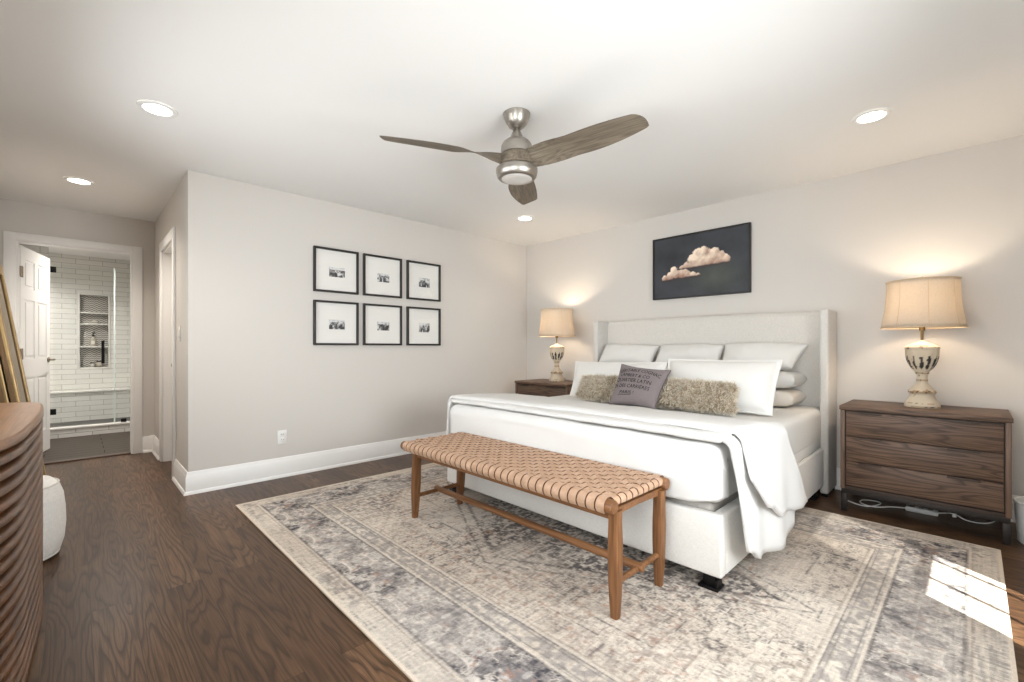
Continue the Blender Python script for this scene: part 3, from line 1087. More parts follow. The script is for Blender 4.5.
b = bm_new(); add_box(b, (BL + 0.085, FY + 0.065, 0.2005), (BR - 0.095, -0.135, 0.385), 0.03, 4)
tag(obj('box_spring', b, mat_plain('grey_ticking', (176, 170, 163), 0.9, spec=0.1, bump=0.2, bscale=150), angle=60), 'grey fabric box spring showing between footboard and white bedding', 'box spring')
b = bm_new(); add_box(b, (BL + 0.055, FY + 0.03, 0.386), (BR - 0.045, -0.140, 0.648), 0.055, 6)
add_box(b, (BR - 0.088, FY + 0.85, 0.3575), (BR - 0.047, -0.15, 0.44), 0.008, 2)
add_box(b, (BL + 0.057, FY + 0.85, 0.3575), (BL + 0.098, -0.15, 0.44), 0.008, 2)
mt = tag(obj('mattress', b, M_SHEET, angle=60), 'thick mattress in a white fitted sheet on the bed', 'mattress')


def wrinkle(x, y, z, f, a):
    return a * (noise.noise(Vector((x * f, y * f, z * f))) + 0.5 * noise.noise(Vector((x * f * 2.3, y * f * 2.3, z * f * 2.3 + 9))))


# coverlet over the foot end
b = bm_new()
x0, x1 = BL + 0.035, BR - 0.028
y0 = FY - 0.008
nx_, np_ = 70, 44
path = []
for k in range(16):                       # foot drop from hem to top
    path.append(('f', k / 15))
for k in range(1, 9):
    path.append(('a', k / 8))
for k in range(1, 22):
    path.append(('t', k / 21))
P = []
rr = 0.055
for i in range(nx_ + 1):
    s_ = i / nx_
    # arc wrap at both sides: side drop, corner, top
    row = []
    for kind, q in path:
        zt = 0.662 + 0.006 * math.sin(3.1 * s_ + 1)
        hem = 0.398 + 0.016 * math.sin(6 * s_ + 0.5) + 0.030 * max(0, (s_ - 0.93) / 0.07)
        if kind == 'f':
            y = y0 + 0.004 * math.sin(9 * s_ + 4 * q); z = hem + (zt - rr - hem) * q
        elif kind == 'a':
            a = q * PI / 2
            y = y0 + rr * (1 - math.cos(a)); z = zt - rr + rr * math.sin(a)
        else:
            y = y0 + rr + 0.72 * q; z = zt
        # side rounding
        w_ = x1 - x0
        xx = x0 + w_ * s_
        edge = min(s_, 1 - s_) * w_
        R2 = 0.075
        if edge < R2:
            k2 = 1 - edge / R2
            if kind == 'f':
                y += R2 * (1 - math.sqrt(max(0, 1 - k2 * k2)))
            else:
                z -= R2 * (1 - math.sqrt(max(0, 1 - k2 * k2))); y += (R2 * (1 - math.sqrt(max(0, 1 - k2 * k2)))) * (1 - q if kind == 'a' else 0)
        n_ = wrinkle(xx, y, z, 5, 0.004)
        row.append(Vector((xx, y - (n_ if kind != 't' else 0), z + (n_ if kind != 'f' else 0))))
    P.append(row)
add_grid(b, P)
o = tag(obj('coverlet', b, M_DUVET, angle=80), 'white coverlet hanging over the foot end of the mattress', 'coverlet')
md = o.modifiers.new('thick', 'SOLIDIFY'); md.thickness = 0.012; md.offset = 0


def drape(name, y_lo, y_hi, xl, xr, top, hemL, hemR, rad, amp, seed, mat, thick, ny=90, shear=0.0, parent=None, puff=0.0):
    """cloth across the bed: hangs on both sides; y_lo(s01)->front edge"""
    b = bm_new()
    nh, na, ntp = 16, 8, 44
    P = []
    for i in range(ny + 1):
        v = i / ny
        row = []
        def fold(y, q):
            return amp * q * (math.sin(y * 11 + seed) + 0.6 * math.sin(y * 23 + seed * 2.1 + 2 * q) + 0.4 * noise.noise(Vector((y * 6, q * 3, seed))))
        for side in ('L', 'T', 'R'):
            if side == 'L':
                y = y_lo(0) + (y_hi(0) - y_lo(0)) * v
                hem = hemL(y)
                for k in range(nh):
                    q = 1 - k / nh
                    z = hem + (top(xl, y) - rad - hem) * (1 - q)
                    row.append(Vector((xl - 0.03 * q - fold(y, q), y, z)))
                for k in range(na):
                    a = k / na * PI / 2
                    row.append(Vector((xl + rad * (1 - math.cos(a)), y, top(xl, y) - rad + rad * math.sin(a))))
            elif side == 'T':
                for k in range(ntp + 1):
                    u = k / ntp
                    yl = y_lo(u)
                    y = yl + (y_hi(u) - yl) * v
                    x = xl + rad + (xr - xl - 2 * rad) * u
                    z = top(x, y) + wrinkle(x, y, seed, 4.5, 0.006) + wrinkle(x, y * 2.2, seed + 3, 1.8, 0.006)
                    e_ = min(v, 1 - v) * (y_hi(u) - yl)
                    if e_ < 0.05:
                        z -= puff * (1 - e_ / 0.05) ** 2
                    row.append(Vector((x, y, z)))
            else:
                for k in range(na - 1, -1, -1):
                    a = k / na * PI / 2
                    yl = y_lo(1); y = yl + (y_hi(1) - yl) * v
                    row.append(Vector((xr - rad * (1 - math.cos(a)), y, top(xr, y) - rad + rad * math.sin(a))))
                for k in range(1, nh + 1):
                    q = k / nh
                    yl = y_lo(1)
                    y = yl + (y_hi(1) - yl) * v
                    y2 = y - shear * q * v
                    hem = hemR(y)
                    z = top(xr, y) - rad - (top(xr, y) - rad - hem) * q
                    row.append(Vector((xr + 0.045 * q + fold(y2, q), y2, z)))
        P.append(row)
    add_grid(b, P)
    o = obj(name, b, mat, parent, angle=80)
    md = o.modifiers.new('thick', 'SOLIDIFY'); md.thickness = thick; md.offset = 0
    return o


def interp(pts):
    def f(y):
        if y <= pts[0][0]:
            return pts[0][1]
        for (a, za), (c, zc) in zip(pts[:-1], pts[1:]):
            if y <= c:
                w = (y - a) / (c - a)
                w = w * w * (3 - 2 * w)
                return za + (zc - za) * w
        return pts[-1][1]
    return f


duv = drape('duvet', lambda u: -2.205 + 0.02 * math.sin(4 * u) , lambda u: -1.44 + 0.03 * math.sin(5 * u), BL - 0.0, BR + 0.012,
            lambda x, y: 0.672 + 0.026 * min(1, max(0, (-1.45 - y) / 0.5)), lambda y: 0.30 + 0.04 * math.sin(7 * y), interp([(-2.25, 0.42), (-2.16, 0.20), (-2.05, 0.13), (-1.85, 0.105), (-1.65, 0.15), (-1.45, 0.26), (-1.05, 0.34)]),
            0.06, 0.014, 1.3, M_DUVET, 0.022, shear=-0.2, puff=0.012)
tag(duv, 'thick white duvet spread across the bed and hanging down its right side', 'duvet')
drape('folded_layer', lambda u: -2.195 + 0.15 * u * (1 - u) * 2 + 0.05 * u, lambda u: -1.50 + 0.02 * math.sin(4 * u + 1), BL - 0.015, BR + 0.034,
      lambda x, y: 0.688 + 0.038 * min(1, max(0, (-1.5 - y) / 0.5)), lambda y: 0.42 + 0.03 * math.sin(8 * y + 1), interp([(-2.2, 0.56), (-2.0, 0.36), (-1.85, 0.27), (-1.6, 0.235), (-1.3, 0.25), (-1.1, 0.28)]),
      0.065, 0.010, 4.1, M_DUVET, 0.02, shear=-0.2, parent=duv, puff=0.015)


# ---- pillows: built from four corners
def cushion(bm, TL, TR, BR_, BL_, T, seed=0, pinch=0.05, n=40, m=30, flange=0.0, power=0.40, wr=0.010, back=True, rnd=0.0):
    TL, TR, BR_, BL_ = map(Vector, (TL, TR, BR_, BL_))
    nrm = ((TR - TL).cross(BL_ - TL)).normalized()
    if nrm.y > 0:
        nrm = -nrm

    def surf(s, t, side):
        a = s * (1 - pinch * (1 - t * t)); c = t * (1 - pinch * 1.3 * (1 - s * s))
        u, v = (a + 1) / 2, (c + 1) / 2
        p = (TL * (1 - u) + TR * u) * v + (BL_ * (1 - u) + BR_ * u) * (1 - v)
        fs = min(1, max(0, (1 - abs(s)) / (1 - flange))) if flange else 1 - abs(s)
        ft = min(1, max(0, (1 - abs(t)) / (1 - flange))) if flange else 1 - abs(t)
        if flange:
            fs = max(0, 1 - abs(s) / (1 - flange)); ft = max(0, 1 - abs(t) / (1 - flange * 1.6))
        h = ((1 - (1 - fs) ** 2) * (1 - (1 - ft) ** 2)) ** power
        w = wrinkle(p.x, p.y + seed, p.z, 7, wr) * (0.3 + h)
        return p + nrm * side * (T * 0.5 * h + 0.004) + nrm * w
    sp = lambda k, q: math.sin(PI / 2 * (-1 + 2 * k / q))
    F = [[surf(sp(i, n), sp(j, m), 1) for j in range(m + 1)] for i in range(n + 1)]
    B = [[surf(sp(i, n), sp(j, m), -1) for j in range(m + 1)] for i in range(n + 1)]
    VF = add_grid(bm, F); VB = add_grid(bm, B)
    for i in range(n):
        for j in (0, m):
            bm.faces.new((VF[i][j], VF[i + 1][j], VB[i + 1][j], VB[i][j]))
    for j in range(m):
        for i in (0, n):
            bm.faces.new((VF[i][j], VF[i][j + 1], VB[i][j + 1], VB[i][j]))
    return surf, nrm


def flat_pillow(name, x0, x1, y0, y1, z0, T, seed, mat, label, group):
    """pillow lying flat"""
    b = bm_new()
    n, m = 34, 22
    zc = z0 + T / 2
    def surf(s, t, side):
        a = s * (1 - 0.035 * (1 - t * t)); c = t * (1 - 0.05 * (1 - s * s))
        x = (x0 + x1) / 2 + a * (x1 - x0) / 2; y = (y0 + y1) / 2 + c * (y1 - y0) / 2
        h = ((1 - s ** 8) * (1 - t ** 6)) ** 0.36
        return Vector((x, y, zc + side * (T * 0.48 * h + 0.002) + wrinkle(x, y, seed, 6, 0.004) * h * (side > 0)))
    sp = lambda k, q: math.sin(PI / 2 * (-1 + 2 * k / q))
    F = [[surf(sp(i, n), sp(j, m), 1) for j in range(m + 1)] for i in range(n + 1)]
    B = [[surf(sp(i, n), sp(j, m), -1) for j in range(m + 1)] for i in range(n + 1)]
    VF = add_grid(b, F); VB = add_grid(b, B)
    for i in range(n):
        for j in (0, m):
            b.faces.new((VF[i][j], VF[i + 1][j], VB[i + 1][j], VB[i][j]))
    for j in range(m):
        for i in (0, n):
            b.faces.new((VF[i][j], VF[i][j + 1], VB[i][j + 1], VB[i][j]))
    return tag(obj(name, b, mat, angle=80), label, 'pillow', group)


GP = 'white bed pillows'
flat_pillow('bed_pillow', 2.36, 3.195, -0.52, -0.15, 0.650, 0.135, 1, M_CREAMP, 'lowest cream pillow of the right stack, lying on the mattress by the headboard', GP)
flat_pillow('bed_pillow', 2.37, 3.200, -0.51, -0.15, 0.788, 0.135, 2, M_PILLOW, 'white pillow lying second in the right stack, under the floppy-cornered one', GP)
flat_pillow('bed_pillow', 1.36, 2.27, -0.52, -0.15, 0.650, 0.135, 3, M_CREAMP, 'lowest cream pillow of the left stack beside the left headboard wing', GP)
flat_pillow('bed_pillow', 1.35, 2.28, -0.55, -0.15, 0.788, 0.145, 4, M_PILLOW, 'white pillow lying second in the left stack, its edge showing above the left sham', GP)


def pillow(name, TL, TR, BR_, BL_, T, seed, mat, label, cat, group, **kw):
    b = bm_new()
    cushion(b, TL, TR, BR_, BL_, T, seed, **kw)
    return tag(obj(name, b, mat, angle=80), label, cat, group)


pillow('bed_pillow', (1.385, -0.215, 1.130), (1.985, -0.215, 1.112), (1.98, -0.36, 0.945), (1.39, -0.36, 0.945), 0.15, 11, M_PILLOW, 'white pillow leaning on the headboard, leftmost of the three upper ones', 'pillow', GP, pinch=0.03)
pillow('bed_pillow', (2.015, -0.215, 1.120), (2.60, -0.215, 1.118), (2.60, -0.36, 0.945), (2.02, -0.36, 0.945), 0.15, 12, M_PILLOW, 'white pillow leaning on the headboard, middle one of the three upper ones', 'pillow', GP, pinch=0.03)
pillow('bed_pillow', (2.61, -0.22, 1.130), (3.225, -0.23, 1.120), (3.15, -0.38, 0.945), (2.63, -0.38, 0.940), 0.16, 13, M_PILLOW, 'white pillow leaning on the headboard at the right, its corner flopping outward', 'pillow', GP, pinch=0.03)
pillow('pillow_sham', (1.475, -0.86, 0.970), (2.40, -0.86, 0.985), (2.43, -1.06, 0.668), (1.56, -1.06, 0.666), 0.18, 14, M_PILLOW, 'large white sham behind the left half of the furry lumbar cushion', 'pillow', GP, flange=0.07, pinch=0.03)
pillow('pillow_sham', (2.405, -0.86, 1.012), (3.215, -0.84, 1.018), (3.21, -1.06, 0.662), (2.44, -1.06, 0.665), 0.18, 15, M_PILLOW, 'large white sham with drooping flange behind the right half of the furry lumbar cushion', 'pillow', GP, flange=0.07, pinch=0.03)


# furry lumbar
def fur_cushion():
    t = thing('lumbar_cushion', 'long shaggy beige lumbar cushion in front of the white shams', 'cushion', (2.2, -1.0, 0.72))
    b = bm_new()
    TL, TR, BRc, BLc = (1.775, -1.125, 0.844), (3.01, -1.125, 0.850), (3.04, -1.225, 0.692), (1.775, -1.225, 0.692)
    surf, nrm = cushion(b, TL, TR, BRc, BLc, 0.15, 5, pinch=0.02, n=60, m=20, power=0.45)
    obj('cushion_body', b, mat_plain('cushion_backing', (176, 160, 138), 0.95, spec=0.05), t)
    rng = random.Random(4)
    V, F, Cc = [], [], []
    c_root = slin((150, 130, 104)); c_tip = slin((232, 222, 204))
    for k in range(15000):
        s, q = rng.uniform(-1, 1), rng.uniform(-1, 1)
        side = 1 if rng.random() < 0.8 else -1
        if rng.random() < 0.12:
            q = 1 if rng.random() < 0.75 else -1
        elif rng.random() < 0.06:
            s = 1 if rng.random() < 0.5 else -1
        p = surf(s, q, side)
        u2 = surf(min(1, s + 0.02), q, side) - surf(max(-1, s - 0.02), q, side)
        v2 = surf(s, min(1, q + 0.02), side) - surf(s, max(-1, q - 0.02), side)
        nn = u2.cross(v2)
        nn = nn.normalized() if nn.length > 1e-9 else nrm.copy()
        if nn.dot(nrm) * side < 0:
            nn = -nn
        cl = Vector((noise.noise(p * 34), noise.noise(p * 34 + Vector((7, 0, 0))), noise.noise(p * 34 + Vector((0, 9, 0)))))
        d = (nn * 0.8 + cl * 1.6 + Vector((rng.gauss(0, .3), rng.gauss(0, .3), rng.gauss(-0.1, .3)))).normalized()
        L = rng.uniform(0.020, 0.036)
        w = rng.uniform(0.0016, 0.0028)
        sd = d.cross(Vector((rng.gauss(0, 1), rng.gauss(0, 1), rng.gauss(0, 1)))).normalized()
        cv = Vector((rng.gauss(0, .5), rng.gauss(0, .5), rng.gauss(-.3, .5))) * L * 0.5
        pts = [p, p + d * L * 0.5 + cv * 0.25, p + d * L + cv]
        i0 = len(V)
        for j, (pt, ww) in enumerate(zip(pts, (w, w, w * 0.4))):
            V += [pt - sd * ww, pt + sd * ww]
            f = (0.0, 0.55, 1.0)[j] * rng.uniform(0.75, 1.0)
            Cc += [c_root * (1 - f) + c_tip * f] * 2
        F += [(i0, i0 + 1, i0 + 3, i0 + 2), (i0 + 2, i0 + 3, i0 + 5, i0 + 4)]
    loc = Vector(t.location)
    me = bpy.data.meshes.new('shag_pile')
    me.from_pydata([tuple(v - loc) for v in V], [], F)
    me.materials.append(mat_attr('shag_wool', 0.9, 0.1))
    o = bpy.data.objects.new('shag_pile', me); COL.objects.link(o); o.parent = t
    set_colors(o, np.array(Cc))
    return t


fur_cushion()


# dark pillow with lettering
def text_cushion():
    t = thing('throw_cushion', 'square grey cushion with black French lettering, leaning on the furry lumbar', 'cushion', (2.2, -1.12, 0.70))
    b = bm_new()
    TL, TR = Vector((2.205, -1.225, 0.972)), Vector((2.605, -1.225, 0.938))
    BRc, BLc = Vector((2.57, -1.392, 0.672)), Vector((2.20, -1.392, 0.680))
    surf, nrm = cushion(b, TL, TR, BRc, BLc, 0.13, 8, pinch=0.07, n=44, m=44, power=0.45, wr=0.003)
    obj('cushion_cover', b, mat_linen('grey_linen', (124, 114, 114), 420, 0.3, 0.06), t)
    # piping along the edge
    b = bm_new()
    ring = [surf(-1 + 2 * i / 30, -1, 0) for i in range(30)] + [surf(1, -1 + 2 * i / 30, 0) for i in range(30)] + [surf(1 - 2 * i / 30, 1, 0) for i in range(30)] + [surf(-1, 1 - 2 * i / 30, 0) for i in range(31)]
    add_tube(b, ring, 0.0045, 6, False); obj('piping', b, mat_plain('dark_piping', (84, 78, 80), 0.9), t)
    # printed lettering following the cover
    mt_ = mat_plain('black_print', (34, 31, 33), 0.9, spec=0.1)
    lines = [('VÉRITABLE COGNAC', 0.58, 0.19, 1.80, True), ('LAMBERT & CO', 0.30, 0.18, 1.30, False), ('QUARTIER LATIN', 0.01, 0.20, 1.60, False),
             ('26 DES CARRIÈRES', -0.29, 0.185, 1.64, False), ('PARIS !', -0.60, 0.16, 0.66, False)]
    for txt, tc, hgt, wid, arc in lines:
        cu = bpy.data.curves.new('t', 'FONT'); cu.body = txt; cu.size = 1.0; cu.align_x = 'CENTER'; cu.resolution_u = 2
        ob = bpy.data.objects.new('t', cu); COL.objects.link(ob)
        bpy.context.view_layer.update()
        me = bpy.data.meshes.new_from_object(ob.evaluated_get(bpy.context.evaluated_depsgraph_get()))
        bpy.data.objects.remove(ob)
        bb = bmesh.new(); bb.from_mesh(me)
        bmesh.ops.triangulate(bb, faces=list(bb.faces))
        bmesh.ops.subdivide_edges(bb, edges=[e for e in bb.edges if e.calc_length() > 0.25], cuts=2)
        xs = [v.co.x for v in bb.verts]; ys = [v.co.y for v in bb.verts]
        wx = max(xs) - min(xs); cx = (max(xs) + min(xs)) / 2; hy = 0.72
        for v in bb.verts:
            s = (v.co.x - cx) / wx * wid * 0.98 - (0.12 if not arc else 0.0) - (0.1 if txt == 'PARIS !' else 0)
            q = tc + (v.co.y / hy) * hgt
            if arc:
                q = tc - 0.16 * s * s * 1.6 + 0.05 + (v.co.y / hy) * hgt
            s = max(-0.97, min(0.97, s)); q = max(-0.97, min(0.97, q))
            v.co = surf(s, q, 1) + nrm * 0.0022
        o = obj('lettering', bb, mt_, t, smooth=False, recalc=False)
    b = bm_new()
    F = [[surf(-0.62 + 0.62 * i / 20, -0.66 + 0.02 * j, 1) + nrm * 0.0022 for j in range(2)] for i in range(21)]
    add_grid(b, F); obj('lettering', b, mt_, t, smooth=False)
    return t


text_cushion()

# ------------------------------------------------------------------ bench
M_BENCH = mat_wood('honey_wood', (70, 42, 20), (118, 78, 46), (138, 95, 60), 'x', 1.2, 16, 6, 0.42, 0.45)
M_BENCHZ = mat_wood('honey_wood_upright', (70, 42, 20), (118, 78, 46), (140, 97, 62), 'z', 1.2, 16, 6, 0.42, 0.45)


def mat_leather():
    g = NT('tan_leather')
    f = g.noise(g.coord(), 30, 4, 0.6)
    g.base(g.ramp(f, [(0.3, lin((162, 129, 104))), (0.5, lin((175, 142, 116))), (0.7, lin((187, 155, 130)))]))
    g.rough(0.5); g.bump(g.noise(g.coord(), 260, 3, 0.6), 0.15, 0.001)
    return g.m


bench = thing('bench', 'wooden bench with woven tan leather strap seat at the foot of the bed', 'bench', (2.315, -2.525, RUGZ))
RZ = 0.466
YA, YB = -2.735, -2.297
for y in (YA, YB):
    b = bm_new()
    add_tube(b, [(1.522, y, RZ), (1.525, y, RZ), (1.530, y, RZ), (3.112, y, RZ), (3.117, y, RZ), (3.120, y, RZ)], [0.024, 0.027, 0.029, 0.029, 0.027, 0.024], 20)
    obj('seat_rail', b, M_BENCH, bench)
    b = bm_new()
    s_ = 1 if y == YA else -1
    add_box(b, (1.63, y + s_ * 0.034 - 0.010, 0.402), (3.08, y + s_ * 0.034 + 0.010, 0.440), 0.003); obj('apron', b, M_BENCH, bench)
for x in (1.600, 3.092):
    b = bm_new()
    add_prism = [(YA + 0.01, 0.435), (YA + 0.03, 0.418), (YA + 0.10, 0.424), (-2.525, 0.427), (YB - 0.10, 0.424), (YB - 0.03, 0.418), (YB - 0.01, 0.435), (YB - 0.01, 0.452), (YA + 0.01, 0.452)]
    add_prism_x(b, add_prism, x - 0.011, x + 0.011); obj('end_apron', b, M_BENCH, bench)


def bench_leg(xt, yt, xb, yb):
    b = bm_new()
    n = 10
    for_ = []
    for k in range(n + 1):
        q = k / n
        z = RUGZ + 0.0005 + (0.444 - RUGZ) * q
        x = xb + (xt - xb) * q; y = yb + (yt - yb) * q
        w = 0.0165 + 0.009 * math.sin(min(1, q * 1.15) * PI * 0.75)
        wy = w * 1.0
        if q > 0.93:
            w *= 1.12
        ring = []
        for a in range(16):
            th = 2 * PI * a / 16
            c_, s2 = math.cos(th), math.sin(th)
            k4 = (abs(c_) ** 5 + abs(s2) ** 5) ** (-1 / 5)
            ring.append(Vector((x + w * c_ * k4, y + wy * s2 * k4, z)))
        for_.append(ring + [ring[0]])
    rows = [[b.verts.new(p) for p in r[:-1]] for r in for_]
    for a_, b_ in zip(rows[:-1], rows[1:]):
        for k in range(16):
            b.faces.new((a_[k], a_[(k + 1) % 16], b_[(k + 1) % 16], b_[k]))
    b.faces.new(list(reversed(rows[0]))); b.faces.new(rows[-1])
    obj('leg', b, M_BENCHZ, bench, angle=50)


for xt, xb in ((1.622, 1.608), (3.098, 3.102)):
    for yt, yb in ((YA + 0.036, YA + 0.030), (YB - 0.036, YB - 0.048)):
        bench_leg(xt, yt, xb, yb)
SZ = 0.150
for x in (1.612, 3.10):
    b = bm_new(); add_tube(b, [(x, YA + 0.034, SZ), (x, -2.525, SZ), (x, YB - 0.044, SZ)], 0.0135, 14); obj('side_stretcher', b, M_BENCH, bench)
b = bm_new(); add_tube(b, [(1.580, -2.525, SZ + 0.006), (1.584, -2.525, SZ + 0.006), (3.124, -2.525, SZ + 0.006), (3.128, -2.525, SZ + 0.006)], [0.012, 0.0185, 0.0185, 0.012], 16); obj('long_stretcher', b, M_BENCH, bench)

# woven straps
b = bm_new()
NS = 33
pit = (3.093 - 1.560) / NS
NL = 9
hw = pit * 0.425
ypit = (YB - YA - 0.030) / NL
def strip(bm, pts, side, w, th=0.0024):
    """flat strap through pts, width along vector side"""
    n = len(pts)
    up = []
    for i in range(n):
        t_ = (pts[min(i + 1, n - 1)] - pts[max(i - 1, 0)]).normalized()
        up.append(side.cross(t_).normalized())
    rows = []
    for p, u in zip(pts, up):
        rows.append([bm.verts.new(p - side * w + u * th), bm.verts.new(p + side * w + u * th), bm.verts.new(p + side * w - u * th), bm.verts.new(p - side * w - u * th)])
    for a, c in zip(rows[:-1], rows[1:]):
        for k in range(4):
            f = bm.faces.new((a[k], a[(k + 1) % 4], c[(k + 1) % 4], c[k]))
            f.material_index = k % 2
    bm.faces.new(list(reversed(rows[0]))); bm.faces.new(rows[-1])
ra = 0.0325
A_ = 0.0060
for i in range(NS):
    x = 1.560 + pit * (i + 0.5)
    pts = []
    for a in range(9):             # wrap around the front rail
        th = PI * 1.30 - (PI * 1.30 - PI * 0.5) * a / 8
        pts.append(Vector((x, YA + ra * math.cos(th), RZ + ra * math.sin(th))))
    m = NL * 4
    for k in range(1, m):
        y = YA + (YB - YA) * k / m
        ph = (k / m * (YB - YA) - 0.015) / ypit
        wv = A_ * math.cos(PI * (ph - 0.5) ) * (1 if i % 2 else -1) if 0 < ph < NL else 0
        pts.append(Vector((x, y, RZ + ra - 0.004 * math.sin(PI * k / m) + wv)))
    for a in range(9):
        th = PI * 0.5 - (PI * 0.8) * a / 8
        pts.append(Vector((x, YB + ra * math.cos(th), RZ + ra * math.sin(th))))
    strip(b, pts, Vector((1, 0, 0)), hw)
for j in range(NL):
    y = YA + 0.015 + ypit * (j + 0.5)
    pts = []
    for a in range(7):
        th = PI * 1.2 - PI * 0.7 * a / 6
        pts.append(Vector((1.560 + 0.004 + 0.018 * math.cos(th), y, RZ + ra - 0.022 + 0.018 * math.sin(th))))
    m = NS * 4
    for k in range(1, m):
        x = 1.560 + (3.093 - 1.560) * k / m
        ph = k / m * NS
        kk = int(ph); 
        wv = -A_ * math.cos(PI * (ph - 0.5 - 0)) * (1 if j % 2 == 0 else -1)
        base = RZ + ra - 0.004 * math.sin(PI * (y - YA) / (YB - YA)) - 0.0005
        pts.append(Vector((x, y, base + wv)))
    for a in range(7):
        th = PI * 0.5 - PI * 0.7 * a / 6
        pts.append(Vector((3.093 - 0.004 + 0.018 * math.cos(th), y, RZ + ra - 0.022 + 0.018 * math.sin(th))))
    strip(b, pts, Vector((0, -1, 0)), ypit * 0.425)
obj('woven_seat', b, [mat_leather(), mat_plain('dark_leather_edge', (86, 54, 34), 0.7)], bench, angle=50)
b = bm_new(); add_box(b, (1.55, YA, RZ - 0.004), (3.08, YB, RZ + 0.010)); obj('seat_webbing', b, mat_plain('dark_webbing', (70, 44, 26), 0.8), bench, smooth=False)

# ------------------------------------------------------------------ nightstands
M_CHEST = mat_wood('brown_oak', (52, 37, 28), (102, 77, 60), (120, 94, 76), 'x', 0.9, 9, 15, 0.5, 0.8)
M_CHESTZ = mat_wood('brown_oak_upright', (62, 45, 35), (104, 80, 64), (122, 97, 80), 'z', 1.0, 10, 8, 0.5, 0.5)
CX0, CX1, CY0, CY1, CZ = 3.475, 4.265, -0.552, -0.060, 0.712


def nightstand():
    t = thing('nightstand', 'three-drawer brown oak nightstand right of the bed', 'nightstand', ((CX0 + CX1) / 2, (CY0 + CY1) / 2, 0), 'nightstands beside the bed')
    b = bm_new(); add_box(b, (CX0 + 0.006, CY0 + 0.004, 0.152), (CX0 + 0.030, CY1, 0.682), 0.002); obj('side_panel', b, M_CHESTZ, t)
    b = bm_new(); add_box(b, (CX1 - 0.030, CY0 + 0.004, 0.152), (CX1 - 0.006, CY1, 0.682), 0.002)
    obj('side_panel', b, M_CHESTZ, t)
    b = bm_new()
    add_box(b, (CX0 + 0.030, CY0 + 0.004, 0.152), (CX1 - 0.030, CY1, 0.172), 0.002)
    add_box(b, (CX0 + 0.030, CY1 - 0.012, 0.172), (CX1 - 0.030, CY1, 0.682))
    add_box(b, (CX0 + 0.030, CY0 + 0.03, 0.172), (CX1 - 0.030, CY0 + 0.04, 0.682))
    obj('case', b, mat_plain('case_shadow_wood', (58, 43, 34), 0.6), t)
    b = bm_new(); add_box(b, (CX0, CY0 - 0.004, 0.682), (CX1, CY1 + 0.002, CZ), 0.004); obj('top', b, M_CHEST, t)
    zs = [(0.178, 0.338), (0.343, 0.504), (0.509, 0.672)]
    for za, zb in zs:
        b = bm_new(); add_box(b, (CX0 + 0.036, CY0 + 0.010, za), (CX1 - 0.036, CY0 + 0.030, zb), 0.002); dr = obj('drawer', b, M_CHEST, t)
        for xa, xb in ((CX0 + 0.105, CX0 + 0.225), (CX1 - 0.265, CX1 - 0.125)):
            b = bm_new()
            add_box(b, (xa, CY0 - 0.004, zb - 0.003), (xb, CY0 + 0.026, zb + 0.0015), 0.001)
            add_box(b, (xa, CY0 - 0.006, zb - 0.010), (xb, CY0 - 0.003, zb + 0.0015), 0.001)
            obj('handle', b, mat_plain('dark_bronze', (66, 52, 43), 0.45, 0.3), dr)
    b = bm_new()
    add_box(b, (CX0 + 0.01, CY0 + 0.006, 0.120), (CX1 - 0.01, CY0 + 0.030, 0.152), 0.001)
    add_box(b, (CX0 + 0.01, CY1 - 0.034, 0.120), (CX1 - 0.01, CY1 - 0.010, 0.152), 0.001)
    add_box(b, (CX0 + 0.01, CY0 + 0.030, 0.120), (CX0 + 0.034, CY1 - 0.034, 0.152), 0.001)
    add_box(b, (CX1 - 0.034, CY0 + 0.030, 0.120), (CX1 - 0.01, CY1 - 0.034, 0.152), 0.001)
    M_IRON = mat_plain('dark_iron', (52, 47, 44), 0.5, 0.6)
    obj('metal_frame', b, M_IRON, t)
    for x in (CX0 + 0.009, CX1 - 0.041):
        for y in (CY0 + 0.005, CY1 - 0.041):
            b = bm_new(); add_box(b, (x, y, 0.0005), (x + 0.032, y + 0.032, 0.1199), 0.002); obj('leg', b, M_IRON, t)
    return t


ns = nightstand()
dup(ns, (ns.location.x - 3.140, ns.location.y, 0), 'three-drawer brown oak nightstand left of the bed in the far corner')


